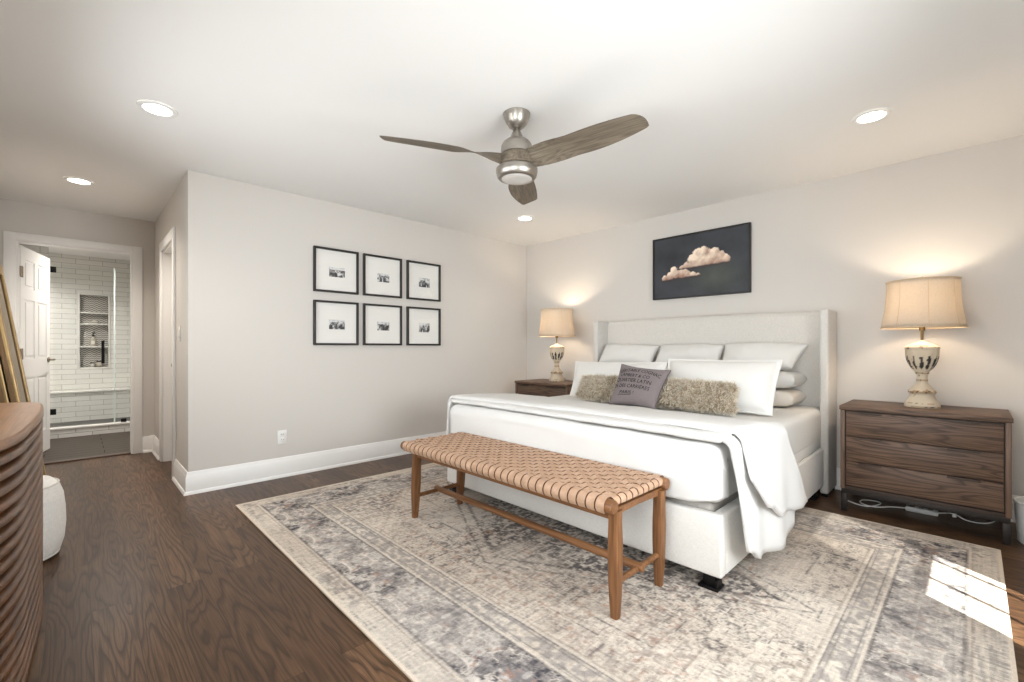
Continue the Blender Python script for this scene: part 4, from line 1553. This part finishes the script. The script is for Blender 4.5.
# ------------------------------------------------------------------ lamps
def lamp():
    c = Vector((3.875, -0.285, CZ + 0.0005))
    t = thing('table_lamp', 'table lamp with distressed white urn base on the right nightstand', 'lamp', c, 'table lamps on the nightstands')
    prof = [(0.088, 0.0), (0.090, 0.006), (0.088, 0.022), (0.082, 0.034), (0.072, 0.048), (0.064, 0.066), (0.061, 0.084), (0.066, 0.090), (0.071, 0.098), (0.069, 0.108), (0.060, 0.114),
            (0.055, 0.124), (0.044, 0.138), (0.032, 0.152), (0.027, 0.166), (0.030, 0.176), (0.027, 0.186), (0.026, 0.205), (0.031, 0.216), (0.036, 0.222), (0.033, 0.230), (0.040, 0.240), (0.054, 0.258), (0.066, 0.280),
            (0.075, 0.305), (0.080, 0.332), (0.082, 0.360), (0.083, 0.376), (0.087, 0.384), (0.087, 0.392), (0.080, 0.398), (0.066, 0.408), (0.046, 0.418), (0.026, 0.424), (0.018, 0.430), (0.014, 0.438)]
    # densify
    pd = []
    for (r0, z0), (r1, z1) in zip(prof[:-1], prof[1:]):
        n = max(1, int(abs(z1 - z0) / 0.006))
        for k in range(n):
            pd.append((r0 + (r1 - r0) * k / n, z0 + (z1 - z0) * k / n))
    pd.append(prof[-1])
    seg = 80
    b = bm_new()
    rings = []
    cols = []
    white = slin((206, 192, 170)); tan = slin((168, 140, 108)); dark = slin((58, 52, 50))
    for r, z in pd:
        row = []
        for k in range(seg):
            th = 2 * PI * k / seg
            rr_ = r
            if 0.245 < z < 0.37:
                rr_ += 0.0025 * math.cos(12 * th)
            p = Vector((rr_ * math.cos(th), rr_ * math.sin(th), z))
            row.append(b.verts.new(c + p))
            n1 = noise.noise(p * 28); n2 = noise.noise(p * 70 + Vector((4, 4, 4)))
            col = white.copy()
            wear = 0.0
            for zl in (0.006, 0.03, 0.098, 0.110, 0.176, 0.222, 0.388, 0.396):
                wear = max(wear, 1 - abs(z - zl) / 0.006)
            if wear + n1 * 0.9 + n2 * 0.6 > 0.75:
                col = tan
            if (wear * 0.6 + n2 * 1.0 + n1 * 0.4) > 0.92:
                col = dark
            if 0.250 < z < 0.336:
                ph = (math.cos(12 * th) + 1) / 2
                lim = 0.42 + 0.5 * abs((z - 0.285) / 0.05) ** 2 + 0.9 * n1 + 0.3 * n2
                if ph > lim:
                    col = dark * 0.8 + white * 0.12 * max(0, n2)
            cols.append(col)
        rings.append(row)
    for a, d in zip(rings[:-1], rings[1:]):
        for k in range(seg):
            b.faces.new((a[k], a[(k + 1) % seg], d[(k + 1) % seg], d[k]))
    b.faces.new(list(reversed(rings[0]))); b.faces.new(rings[-1])
    o = obj('lamp_base', b, mat_attr('distressed_paint', 0.55, 0.3), t, recalc=True)
    set_colors(o, np.array(cols))
    # neck, harp and socket
    b = bm_new()
    add_tube(b, [c + Vector((0, 0, 0.4385)), c + Vector((0, 0, 0.50))], 0.008, 12)
    add_tube(b, [c + Vector((0, 0, 0.50)), c + Vector((0, 0, 0.56))], 0.016, 14)
    add_tube(b, [c + Vector((0.014, 0, 0.53)), c + Vector((0.05, 0, 0.56)), c + Vector((0.062, 0, 0.62)), c + Vector((0.05, 0, 0.75)), c + Vector((0, 0, 0.815)), c + Vector((-0.05, 0, 0.75)), c + Vector((-0.062, 0, 0.62)), c + Vector((-0.05, 0, 0.56)), c + Vector((-0.014, 0, 0.53))], 0.0025, 8)
    obj('lamp_neck', b, mat_plain('aged_brass', (122, 98, 64), 0.35, 0.9), t)
    b = bm_new()
    add_lathe(b, c + Vector((0, 0, 0.5605)), [(0.012, 0), (0.014, 0.02), (0.029, 0.05), (0.032, 0.07), (0.026, 0.09), (0.010, 0.104)], 20)
    obj('bulb', b, mat_emit('bulb_glow', (255, 205, 140), 10.0), t)
    # shade: slightly bowed cone with eight panels
    b = bm_new()
    z0, z1 = 0.520, 0.826
    rb, rt = 0.212, 0.182
    seg = 96
    P = []
    for k in range(seg):
        th = 2 * PI * k / seg
        row = []
        for j in range(13):
            q = j / 12
            r = rb + (rt - rb) * q - 0.010 * math.sin(PI * q) 
            r *= 1 - 0.012 * abs(math.sin(4 * th)) 
            row.append(c + Vector((r * math.cos(th), r * math.sin(th), z0 + (z1 - z0) * q)))
        P.append(row)
    add_grid(b, P, closed_u=True)
    sh = obj('lamp_shade', b, mat_translucent('linen_shade', (214, 206, 194), (228, 217, 201), 0.40), t)
    md = sh.modifiers.new('thick', 'SOLIDIFY'); md.thickness = 0.0015
    b = bm_new()
    for k in range(8):
        th = 2 * PI * (k + 0.0) / 8 + 0.22
        pts = []
        for j in range(9):
            q = j / 8
            r = (rb + (rt - rb) * q - 0.010 * math.sin(PI * q)) * (1 - 0.012 * abs(math.sin(4 * th))) + 0.001
            pts.append(c + Vector((r * math.cos(th), r * math.sin(th), z0 + (z1 - z0) * q)))
        add_tube(b, pts, 0.0018, 6)
    for z, r in ((z0, rb), (z1, rt)):
        ring = [c + Vector((r * math.cos(2 * PI * k / 64) * (1 - 0.012 * abs(math.sin(8 * PI * k / 64))), r * math.sin(2 * PI * k / 64) * (1 - 0.012 * abs(math.sin(8 * PI * k / 64))), z)) for k in range(65)]
        add_tube(b, ring, 0.004, 6, False)
    obj('shade_trim', b, mat_plain('shade_piping', (198, 178, 150), 0.8), sh)
    b = bm_new()
    add_lathe(b, c + Vector((0, 0, 0.816)), [(0.006, 0), (0.010, 0.006), (0.006, 0.014), (0.011, 0.026), (0.008, 0.036), (0.002, 0.042)], 16)
    for k in range(3):
        th = 2 * PI * k / 3
        add_tube(b, [c + Vector((0.004 * math.cos(th), 0.004 * math.sin(th), 0.82)), c + Vector((rt * 0.98 * math.cos(th), rt * 0.98 * math.sin(th), z1 - 0.004))], 0.0018, 6)
    obj('finial', b, mat_plain('pale_finial', (214, 206, 192), 0.4), t)
    return t


def bulb_light(p, power):
    l = bpy.data.lights.new('lamp_bulb', 'POINT'); l.energy = power; l.color = (1.0, 0.83, 0.64); l.shadow_soft_size = 0.045
    o = bpy.data.objects.new('lamp_bulb', l); o.location = p; COL.objects.link(o)


lp = lamp()
lp2 = dup(lp, (0.755, -0.285, lp.location.z), 'table lamp with distressed urn base on the left nightstand in the corner')
for q in (lp, lp2):
    bulb_light(Vector(q.location) + Vector((0.0, -0.04, 0.69)), 8.5)

# ------------------------------------------------------------------ ceiling fan
def fan():
    c = Vector((2.285, -2.455, H))
    t = thing('ceiling_fan', 'brushed nickel ceiling fan with three weathered wood blades and a light', 'ceiling fan', c)
    b = bm_new(); add_lathe(b, c, [(0.014, -0.085), (0.030, -0.083), (0.046, -0.072), (0.062, -0.048), (0.074, -0.018), (0.078, -0.0005)], 48); obj('canopy', b, M_NICKEL, t)
    b = bm_new(); add_tube(b, [c + Vector((0, 0, -0.0855)), c + Vector((0, 0, -0.135))], 0.012, 16); obj('downrod', b, M_NICKEL, t)
    b = bm_new(); add_lathe(b, c, [(0.088, -0.232), (0.090, -0.215), (0.089, -0.185), (0.080, -0.168), (0.060, -0.152), (0.040, -0.143), (0.036, -0.132), (0.026, -0.108), (0.018, -0.094)], 48)
    obj('motor_housing', b, M_NICKEL, t)
    b = bm_new()
    add_lathe(b, c, [(0.088, -0.372), (0.104, -0.370), (0.113, -0.360), (0.119, -0.335), (0.119, -0.318), (0.110, -0.309), (0.085, -0.307)], 56)
    obj('light_ring', b, M_NICKEL, t)
    b = bm_new(); add_lathe(b, c, [(0.02, -0.379), (0.06, -0.378), (0.085, -0.3735), (0.0875, -0.3725)], 48); obj('light_lens', b, mat_plain('frosted_lens', (206, 202, 196), 0.35), t)
    M_BL = mat_wood('weathered_blade', (64, 55, 45), (116, 104, 89), (142, 130, 113), 'x', 1.6, 26, 6, 0.55, 0.5)
    b = bm_new(); add_lathe(b, c, [(0.080, -0.3065), (0.100, -0.300), (0.098, -0.262), (0.090, -0.236), (0.085, -0.2325)], 48); obj('hub', b, M_BL, t)
    fwd = Vector((-0.7171, 0.6970, 0)); right = Vector((0.6970, 0.7171, 0))
    first = None
    for k, a in enumerate((203.0, 323.0, 83.0)):
        d = right * math.cos(R(a)) + fwd * math.sin(R(a))
        base_ang = math.atan2(d.y, d.x)
        if first is None:
            b = bm_new()
            N, Mw = 40, 12
            P = {1: [], -1: []}
            for i in range(N + 1):
                q = i / N
                r = 0.078 + 0.678 * q
                w = 0.074 + 0.018 * math.sin(min(1, q * 3) * PI * 0.5) * 0
                w = 0.094 + 0.082 * math.sin(min(1.0, q * 0.93 + 0.02) ** 1.1 * PI) ** 0.9
                if q < 0.12:
                    w = max(w, 0.10 - 0.3 * q)
                if q > 0.97:
                    w *= 1 - 0.10 * ((q - 0.97) / 0.03) ** 2
                pitch = R(14 + 48 * max(0, 1 - q / 0.42) ** 1.4)
                off = 0.020 * math.sin(q * PI * 1.0) - 0.015 * q      # sabre sweep
                zc = -0.272 + 0.006 * q ** 1.3
                th = 0.009 * (1 - 0.55 * q) + 0.012 * max(0, 1 - q * 6)
                for side in (1, -1):
                    row = []
                    for j in range(Mw + 1):
                        s = -1 + 2 * j / Mw
                        rr_ = r + 0.016 * s * max(0, (q - 0.5) / 0.5) - 0.012 * s * s * max(0, (q - 0.5) / 0.5)
                        y = off + s * w / 2 * math.cos(pitch)
                        z = zc - s * w / 2 * math.sin(pitch) + 0.005 * (1 - s * s) * min(1, q * 3)
                        tt = th * 0.5 * math.sqrt(max(0.02, 1 - s * s))
                        row.append(Vector((rr_, y, z + side * tt)))
                    P[side].append(row)
            VF = add_grid(b, P[1]); VB = add_grid(b, P[-1])
            for i in range(N):
                for j in (0, Mw):
                    b.faces.new((VF[i][j], VF[i + 1][j], VB[i + 1][j], VB[i][j]))
            for j in range(Mw):
                for i in (0, N):
                    b.faces.new((VF[i][j], VF[i][j + 1], VB[i][j + 1], VB[i][j]))
            for v in b.verts:
                v.co += c
            o = obj('blade', b, M_BL, t, angle=50)
            first = o
        else:
            o = first.copy(); COL.objects.link(o); o.parent = t
        o.rotation_euler = (0, 0, base_ang)
    return t


fan()

# ------------------------------------------------------------------ pictures
M_FRAME = mat_plain('black_frame', (34, 30, 27), 0.4)
M_MAT = mat_plain('white_mat_board', (238, 236, 231), 0.8, spec=0.2)
PY = [(-2.752, -2.335), (-2.285, -1.869), (-1.807, -1.391)]
PZ = [(1.606, 2.010), (1.124, 1.529)]


def frame_ring(bm, axis, a0, a1, z0, z1, d0, d1, w):
    """picture frame ring; axis 'x' = hangs on x-plane (a = y) or 'y'"""
    def bx(p0, p1, za, zb):
        if axis == 'x':
            add_box(bm, (d0, p0, za), (d1, p1, zb), 0.002, 1)
        else:
            add_box(bm, (p0, d0, za), (p1, d1, zb), 0.002, 1)
    bx(a0, a0 + w, z0, z1); bx(a1 - w, a1, z0, z1); bx(a0 + w, a1 - w, z0, z0 + w); bx(a0 + w, a1 - w, z1 - w, z1)


M_PHOTO = mat_attr('photo_print', 0.5, 0.3)
ROWN = ['top', 'bottom']; COLN = ['left', 'middle', 'right']
PD = [(0.0, 0.045), (0.01, 0.0), (0.0, -0.02)]
for r_, (z0, z1) in enumerate(PZ):
    for c_, (ya, yb) in enumerate(PY):
        t = thing('picture_frame', 'black framed small black-and-white photo in a wide white mat, %s row, %s of three' % (ROWN[r_], COLN[c_]), 'picture', (0.001, (ya + yb) / 2, z0), 'six framed photos on the left wall')
        b = bm_new(); frame_ring(b, 'x', ya, yb, z0, z1, 0.001, 0.030, 0.019); obj('frame', b, M_FRAME, t, angle=30)
        b = bm_new(); add_box(b, (0.001, ya + 0.019, z0 + 0.019), (0.010, yb - 0.019, z1 - 0.019)); obj('mat_board', b, M_MAT, t, smooth=False)
        w2, h2 = (0.148, 0.088) if c_ == 0 else ((0.130, 0.085) if c_ == 1 else (0.135, 0.098))
        yc, zc = (ya + yb) / 2 + 0.006, (z0 + z1) / 2 - 0.012
        me, s, tt = grid_plane(44, 30, lambda s, t_: (0.0108 + 0 * s, yc - w2 / 2 + s * w2, zc - h2 / 2 + t_ * h2))
        sd = 40 + r_ * 10 + c_
        n_ = vnoise(s * 4 + 3, tt * 3, sd, 3)
        n2 = vnoise(s * 9, tt * 6, sd + 3, 2)
        val = 0.75 - 0.55 * np.clip((n_ - 0.38) * 5, 0, 1) * (tt < 0.75) - 0.3 * (n2 > 0.55)
        for f in range(3 + c_):
            rs = np.random.RandomState(sd * 7 + f)
            cx, hh = 0.15 + 0.7 * rs.rand(), 0.35 + 0.3 * rs.rand()
            val = np.where((np.abs(s - cx) < 0.06) & (tt < hh), 0.04 + 0.05 * rs.rand(), val)
            val = np.where(np.hypot((s - cx) * 1.6, tt - hh - 0.07) < 0.075, 0.35, val)
        val = np.clip(val, 0.03, 0.85)
        ob = bpy.data.objects.new('photo_print', me); COL.objects.link(ob); ob.parent = t
        ob.matrix_parent_inverse = Matrix.Translation(-Vector(t.location))
        me.materials.append(M_PHOTO); set_colors(ob, np.repeat(val.reshape(-1, 1), 3, 1))
        b = bm_new(); add_box(b, (0.018, ya + 0.019, z0 + 0.019), (0.020, yb - 0.019, z1 - 0.019)); obj('glass', b, mat_glass('picture_glass', 0.03, (1, 1, 1)), t, smooth=False)

# painting of a cloud
def painting():
    x0, x1, z0, z1 = 1.820, 2.748, 1.586, 2.203
    t = thing('framed_painting', 'dark framed painting of a pink-lit cloud above the headboard', 'painting', ((x0 + x1) / 2, -0.001, z0))
    b = bm_new(); frame_ring(b, 'y', x0, x1, z0, z1, -0.034, -0.001, 0.014); obj('frame', b, M_FRAME, t, angle=30)
    f = 0.014
    me, s, tt = grid_plane(260, 170, lambda s, t_: (x0 + f + s * (x1 - x0 - 2 * f), -0.024 + 0 * s, z0 + f + t_ * (z1 - z0 - 2 * f)))
    asp = 1.5
    X, Y = s * asp, tt
    n = vnoise(X * 3, Y * 3, 5, 5); n2 = vnoise(X * 9 + 4, Y * 9, 9, 4)
    bgc = slin((66, 68, 73)) * (0.55 + 0.75 * n + 0.25 * (n2 - 0.5))[..., None]
    gl = np.exp(-(((X - 1.02) / 0.32) ** 2 + ((Y - 0.27) / 0.2) ** 2))
    bgc = bgc + (gl * 0.9)[..., None] * (slin((88, 92, 86)) - slin((64, 66, 70)))
    img = bgc
    # clouds as unions of puffs above a flat base
    def cloud(img, puffs, base, slope, lo):
        dens = np.full_like(X, -9.0); shade = np.zeros_like(X); wsum = np.zeros_like(X) + 1e-6
        for cx, cy, r in puffs:
            dx, dy = X - cx, Y - cy
            dd = 1 - np.hypot(dx, dy) / r
            w = np.exp(dd * 6)
            dens = np.maximum(dens, dd)
            lam = np.clip(0.60 + (-dx * 0.55 + dy * 0.85) / r * 0.55, 0, 1)
            shade += w * lam; wsum += w
        shade = shade / wsum
        nn = vnoise(X * 22, Y * 22, 31, 4); n3 = vnoise(X * 9, Y * 9, 33, 3)
        den = dens * 1.0 + (nn - 0.5) * 0.6 + (n3 - 0.5) * 0.3
        a = np.clip((den) / 0.12, 0, 1)
        bl = base + slope * (X - puffs[0][0])
        a = a * np.clip((Y - bl + 0.02 * (nn - 0.5)) / 0.02, 0, 1)
        lo_f = np.clip((Y - bl) / lo, 0, 1)
        sh = np.clip(shade * 0.85 + 0.12 + (n3 - 0.5) * 1.1 + (nn - .5) * 0.5, 0, 1) * (0.45 + 0.55 * lo_f)
        c = slin((152, 104, 84))[None, None] * (1 - sh[..., None]) + slin((255, 236, 214))[None, None] * sh[..., None]
        img = img * (1 - a[..., None]) + c * a[..., None]
        # dark underside
        und = np.exp(-((Y - bl + 0.012) / 0.014) ** 2) * (dens > -0.15)
        return img * (1 - 0.5 * und[..., None]) + slin((74, 48, 38)) * 0.5 * und[..., None]
    # puff positions in (x*asp, y)
    def q(u, v, r):
        return (u * asp, v, r)
    img = cloud(img, [q(0.55, 0.58, 0.17), q(0.46, 0.56, 0.13), q(0.39, 0.48, 0.09), q(0.33, 0.46, 0.06), q(0.66, 0.60, 0.13), q(0.72, 0.58, 0.10), q(0.78, 0.53, 0.075), q(0.61, 0.53, 0.13), q(0.49, 0.47, 0.10), q(0.57, 0.68, 0.10), q(0.70, 0.51, .08), q(.50, .68, .09), q(.68,.66,.08)], 0.465, 0.03, 0.12)
    img = cloud(img, [q(0.25, 0.39, 0.095), q(0.19, 0.355, 0.075), q(0.32, 0.375, 0.08), q(0.38, 0.355, 0.075), q(0.13, 0.325, 0.06), q(0.44, 0.335, 0.06), q(0.50, 0.325, 0.04), q(.23, .45, .06), q(.36, .41, .05)], 0.300, 0.05, 0.08)
    ob = bpy.data.objects.new('canvas', me); COL.objects.link(ob); ob.parent = t
    ob.matrix_parent_inverse = Matrix.Translation(-Vector(t.location))
    me.materials.append(mat_attr('oil_paint', 0.55, 0.3, 0.12, 500)); set_colors(ob, np.clip(img, 0, 1).reshape(-1, 3))
    b = bm_new(); add_box(b, (x0 + f, -0.022, z0 + f), (x1 - f, -0.002, z1 - f)); obj('backing_board', b, M_FRAME, t, smooth=False)


painting()

# ------------------------------------------------------------------ wall fittings
t = thing('wall_outlet', 'white duplex outlet low on the left wall', 'outlet', (0.0005, -3.008, 0.28))
b = bm_new(); add_box(b, (0.0005, -3.045, 0.282), (0.006, -2.970, 0.398), 0.003, 2); obj('cover_plate', b, M_PLASTIC, t)
for z in (0.318, 0.362):
    b = bm_new(); add_box(b, (0.006, -3.024, z - 0.015), (0.0085, -2.991, z + 0.015), 0.001); so = obj('socket', b, M_PLASTIC, t)
    b = bm_new()
    for yy in (-3.015, -3.001):
        add_box(b, (0.0084, yy - 0.0015, z - 0.004), (0.0092, yy + 0.0015, z + 0.008))
    obj('slot', b, M_BLACK, so)
t = thing('light_switch', 'white light switch on the hall wall beside the closed door', 'light switch', (-0.36, YH - 0.0005, 1.15))
b = bm_new(); add_box(b, (-0.397, YH - 0.006, 1.155), (-0.322, YH - 0.0005, 1.275), 0.003, 2); obj('cover_plate', b, M_PLASTIC, t)
b = bm_new(); add_box(b, (-0.376, YH - 0.011, 1.182), (-0.343, YH - 0.006, 1.248), 0.002); obj('rocker', b, M_PLASTIC, t)

# ------------------------------------------------------------------ cords, strip, bin
t = thing('power_strip', 'pale power strip with white cord on the floor under the right nightstand', 'power strip', (3.87, -0.22, 0.0))
b = bm_new(); add_box(b, (3.79, -0.25, 0.0005), (3.95, -0.20, 0.032), 0.006, 2); obj('strip_body', b, mat_plain('grey_plastic', (206, 204, 200), 0.45), t)
b = bm_new()
for i in range(3):
    add_box(b, (3.81 + i * 0.045, -0.238, 0.032), (3.835 + i * 0.045, -0.212, 0.034))
obj('socket', b, mat_plain('socket_grey', (120, 118, 116), 0.5), t)
b = bm_new()
rng = random.Random(3)
pts = [(3.79, -0.225, 0.012), (3.72, -0.25, 0.008), (3.66, -0.31, 0.006), (3.60, -0.33, 0.006), (3.55, -0.28, 0.006), (3.56, -0.21, 0.008), (3.63, -0.20, 0.012), (3.66, -0.26, 0.016), (3.60, -0.36, 0.008), (3.50, -0.32, 0.006), (3.44, -0.24, 0.006), (3.42, -0.12, 0.006), (3.40, -0.06, 0.03)]
def smooth_path(pts, n=6):
    pts = [Vector(p) for p in pts]; out = []
    for i in range(len(pts) - 1):
        p0, p1, p2, p3 = pts[max(i - 1, 0)], pts[i], pts[i + 1], pts[min(i + 2, len(pts) - 1)]
        for k in range(n):
            s = k / n
            out.append(0.5 * ((2 * p1) + (-p0 + p2) * s + (2 * p0 - 5 * p1 + 4 * p2 - p3) * s * s + (-p0 + 3 * p1 - 3 * p2 + p3) * s ** 3))
    out.append(pts[-1]); return out
add_tube(b, smooth_path(pts), 0.0042, 8); obj('cord', b, M_PLASTIC, t)
b = bm_new(); add_tube(b, smooth_path([(3.95, -0.225, 0.02), (4.02, -0.21, 0.03), (4.08, -0.24, 0.012), (4.16, -0.22, 0.010), (4.21, -0.16, 0.03), (4.20, -0.07, 0.06)]), 0.0035, 8)
add_box(b, (4.015, -0.222, 0.010), (4.035, -0.198, 0.05), 0.003); obj('cord', b, M_PLASTIC, t)

t = thing('waste_bin', 'white round bin on the floor right of the right nightstand', 'bin', (4.425, -0.40, 0))
b = bm_new(); add_lathe(b, t.location, [(0.135, 0.0005), (0.140, 0.006), (0.147, 0.12), (0.152, 0.225), (0.150, 0.226), (0.145, 0.12), (0.138, 0.012), (0.02, 0.011)], 48); obj('bin_body', b, M_PLASTIC, t)
b = bm_new()
ring = [Vector(t.location) + Vector((0.152 * math.cos(2 * PI * k / 48), 0.152 * math.sin(2 * PI * k / 48), 0.228)) for k in range(49)]
add_tube(b, ring, 0.006, 8, False); obj('rim', b, M_PLASTIC, t)

# ------------------------------------------------------------------ reeded sideboard
def sideboard():
    c = Vector((1.83, -4.565, 0))
    t = thing('sideboard', 'dark wood sideboard with rounded end and horizontal reeded sides at the left edge', 'sideboard', c)
    x0, x1, hb = 0.90, 2.44, 0.205
    def outline(off, n=26):
        pts = []
        r = hb
        yc = -4.587
        # front edge (toward +y) from right to left with a gentle bow, then round end, back edge, right end
        def cap(xc, a0, a1):
            rx = (r if xc < 1.5 else 0.52) + off
            return [(xc + rx * math.cos(a0 + (a1 - a0) * k / n), yc + (r + off) * math.sin(a0 + (a1 - a0) * k / n)) for k in range(n + 1)]
        xl, xr = x0 + r, x1 - 0.52
        for k in range(1, 24):
            q = k / 24
            x = xr + (xl - xr) * q
            pts.append((x, yc + r + off + 0.014 * math.sin(PI * q)))
        pts = cap(xr, 0, PI / 2)[:-1] + [(xr, yc + r + off)] + pts + cap(xl, PI / 2, PI * 1.5) + [(xl + (xr - xl) * k / 8, yc - r - off) for k in range(1, 8)] + cap(xr, -PI / 2, 0)[:-1]
        return pts
    M_SB = mat_wood('reeded_walnut', (46, 28, 17), (96, 63, 40), (118, 80, 53), 'x', 1.2, 10, 7, 0.33, 0.5, 0.5)
    M_SBT = mat_wood('walnut_top', (84, 55, 36), (130, 92, 63), (146, 107, 76), 'x', 0.9, 8, 7, 0.30, 0.35, 0.5)
    b = bm_new()
    zt = 0.842
    lv = [(-0.012, zt - 0.034), (-0.002, zt - 0.032), (0.004, zt - 0.024), (0.004, zt - 0.008), (-0.001, zt - 0.001), (-0.008, zt)]
    rows = [[b.verts.new((x, y, z)) for x, y in outline(o_)] for o_, z in lv]
    for a, d in zip(rows[:-1], rows[1:]):
        n = len(a)
        for k in range(n):
            b.faces.new((a[k], a[(k + 1) % n], d[(k + 1) % n], d[k]))
    b.faces.new(list(reversed(rows[0]))); b.faces.new(rows[-1])
    obj('top', b, M_SBT, t, angle=60)
    b = bm_new()
    zb = 0.02; zz = zt - 0.0345
    NR = 18; pitch = (zz - zb) / NR
    lv = []
    for k in range(NR):
        for j in range(9):
            q = j / 8
            lv.append((-0.018 + 0.020 * min(1, 1.3 * math.sin(PI * q)) ** 0.6, zb + pitch * (k + 0.02 + 0.74 * q)))
        lv.append((-0.048, zb + pitch * (k + 0.78))); lv.append((-0.048, zb + pitch * (k + 0.98)))
    rows = [[b.verts.new((x, y, z)) for x, y in outline(o_)] for o_, z in lv]
    for a, d in zip(rows[:-1], rows[1:]):
        n = len(a)
        for k in range(n):
            b.faces.new((a[k], a[(k + 1) % n], d[(k + 1) % n], d[k]))
    b.faces.new(list(reversed(rows[0]))); b.faces.new(rows[-1])
    obj('reeded_body', b, M_SB, t, angle=50)
    b = bm_new()
    rows = [[b.verts.new((x, y, z)) for x, y in outline(-0.03)] for z in (0.0005, 0.0199)]
    n = len(rows[0])
    for k in range(n):
        b.faces.new((rows[0][k], rows[0][(k + 1) % n], rows[1][(k + 1) % n], rows[1][k]))
    b.faces.new(list(reversed(rows[0]))); b.faces.new(rows[1])
    obj('plinth', b, mat_plain('dark_plinth', (40, 28, 20), 0.5), t)


sideboard()

# ------------------------------------------------------------------ pouf
t = thing('pouf', 'white round fabric pouf on the floor behind the sideboard', 'pouf', (0.672, -4.532, 0))
b = bm_new()
prof = [(0.155, 0.0005), (0.185, 0.008), (0.208, 0.035), (0.222, 0.09), (0.228, 0.17), (0.226, 0.25), (0.218, 0.32), (0.200, 0.375), (0.172, 0.405), (0.12, 0.420), (0.04, 0.426)]
pp = []
for (r0, z0), (r1, z1) in zip(prof[:-1], prof[1:]):
    for k in range(3):
        pp.append((r0 + (r1 - r0) * k / 3, z0 + (z1 - z0) * k / 3))
pp.append(prof[-1])
rings = add_lathe(b, t.location, pp, 64)
for v in b.verts:
    d_ = v.co - Vector(t.location)
    if 0.01 < d_.z < 0.41:
        a = math.atan2(d_.y, d_.x)
        k = 1 - 0.010 * (abs(math.cos(4 * a)) ** 24) + wrinkle(d_.x, d_.y, d_.z, 9, 0.006)
        v.co.x = t.location[0] + d_.x * k; v.co.y = t.location[1] + d_.y * k
obj('pouf_body', b, mat_linen('pouf_canvas', (236, 232, 226), 300, 0.4), t, angle=70)
b = bm_new()
for zz, r in ((0.02, 0.199), (0.383, 0.197)):
    b = bm_new(); add_tube(b, [Vector(t.location) + Vector((r * math.cos(2 * PI * k / 48), r * math.sin(2 * PI * k / 48), zz)) for k in range(49)], 0.005, 8, False)
    obj('piping', b, mat_linen('pouf_piping', (228, 223, 216), 300, 0.3), t)



# ------------------------------------------------------------------ leaning gilt frames
M_GOLD = mat_plain('gilt', (190, 160, 112), 0.4, 0.6, var=0.25, vscale=20)
M_GOLDW = mat_plain('gilt_wood_side', (128, 98, 64), 0.5, 0.1, var=0.2, vscale=12)


def leaning_frame(x0, x1, yfoot, height, thick, tilt, label, inner):
    """tilt (rad): top leans to -y"""
    t = thing('leaning_frame', label, 'picture frame', ((x0 + x1) / 2, yfoot, 0.0), 'gilt frames leaning behind the sideboard')
    Mx = Matrix.Translation((0, yfoot, 0.001)) @ Matrix.Rotation(tilt, 4, 'X')
    w = 0.07
    b = bm_new()
    for lo, hi in (((x0, -thick, 0), (x0 + w, 0, height)), ((x1 - w, -thick, 0), (x1, 0, height)), ((x0 + w, -thick, 0), (x1 - w, 0, w)), ((x0 + w, -thick, height - w), (x1 - w, 0, height))):
        add_box(b, lo, hi, 0.003, 2, M=Mx)
    obj('frame', b, M_GOLDW, t, angle=30)
    b = bm_new()
    for lo, hi in (((x0 - 0.003, -0.010, 0), (x0 + w, 0.006, height)), ((x1 - w, -0.010, 0), (x1 + 0.003, 0.006, height)), ((x0 + w, -0.010, 0), (x1 - w, 0.006, w * 0.9)), ((x0 + w, -0.010, height - w), (x1 - w, 0.006, height))):
        add_box(b, lo, hi, 0.004, 2, M=Mx)
    obj('gilt_moulding', b, M_GOLD, t, angle=30)
    b = bm_new(); add_box(b, (x0 + w, -thick * 0.8, w), (x1 - w, -thick * 0.35, height - w), M=Mx); obj('picture_panel', b, inner, t, smooth=False)


leaning_frame(-0.42, 0.27, -4.392, 1.66, 0.030, R(8.2), 'gilt frame leaning by the hall, frontmost of the three', mat_plain('old_canvas', (150, 140, 122), 0.6))
leaning_frame(-0.40, 0.25, -4.436, 1.78, 0.030, R(8.2), 'gilt frame leaning by the hall, middle one of the three', mat_plain('old_canvas_pale', (196, 186, 166), 0.6))
leaning_frame(-0.44, 0.28, -4.482, 1.92, 0.030, R(8.2), 'gilt frame leaning against the hall wall, rearmost of the three', mat_plain('old_canvas_grey', (176, 172, 164), 0.6))
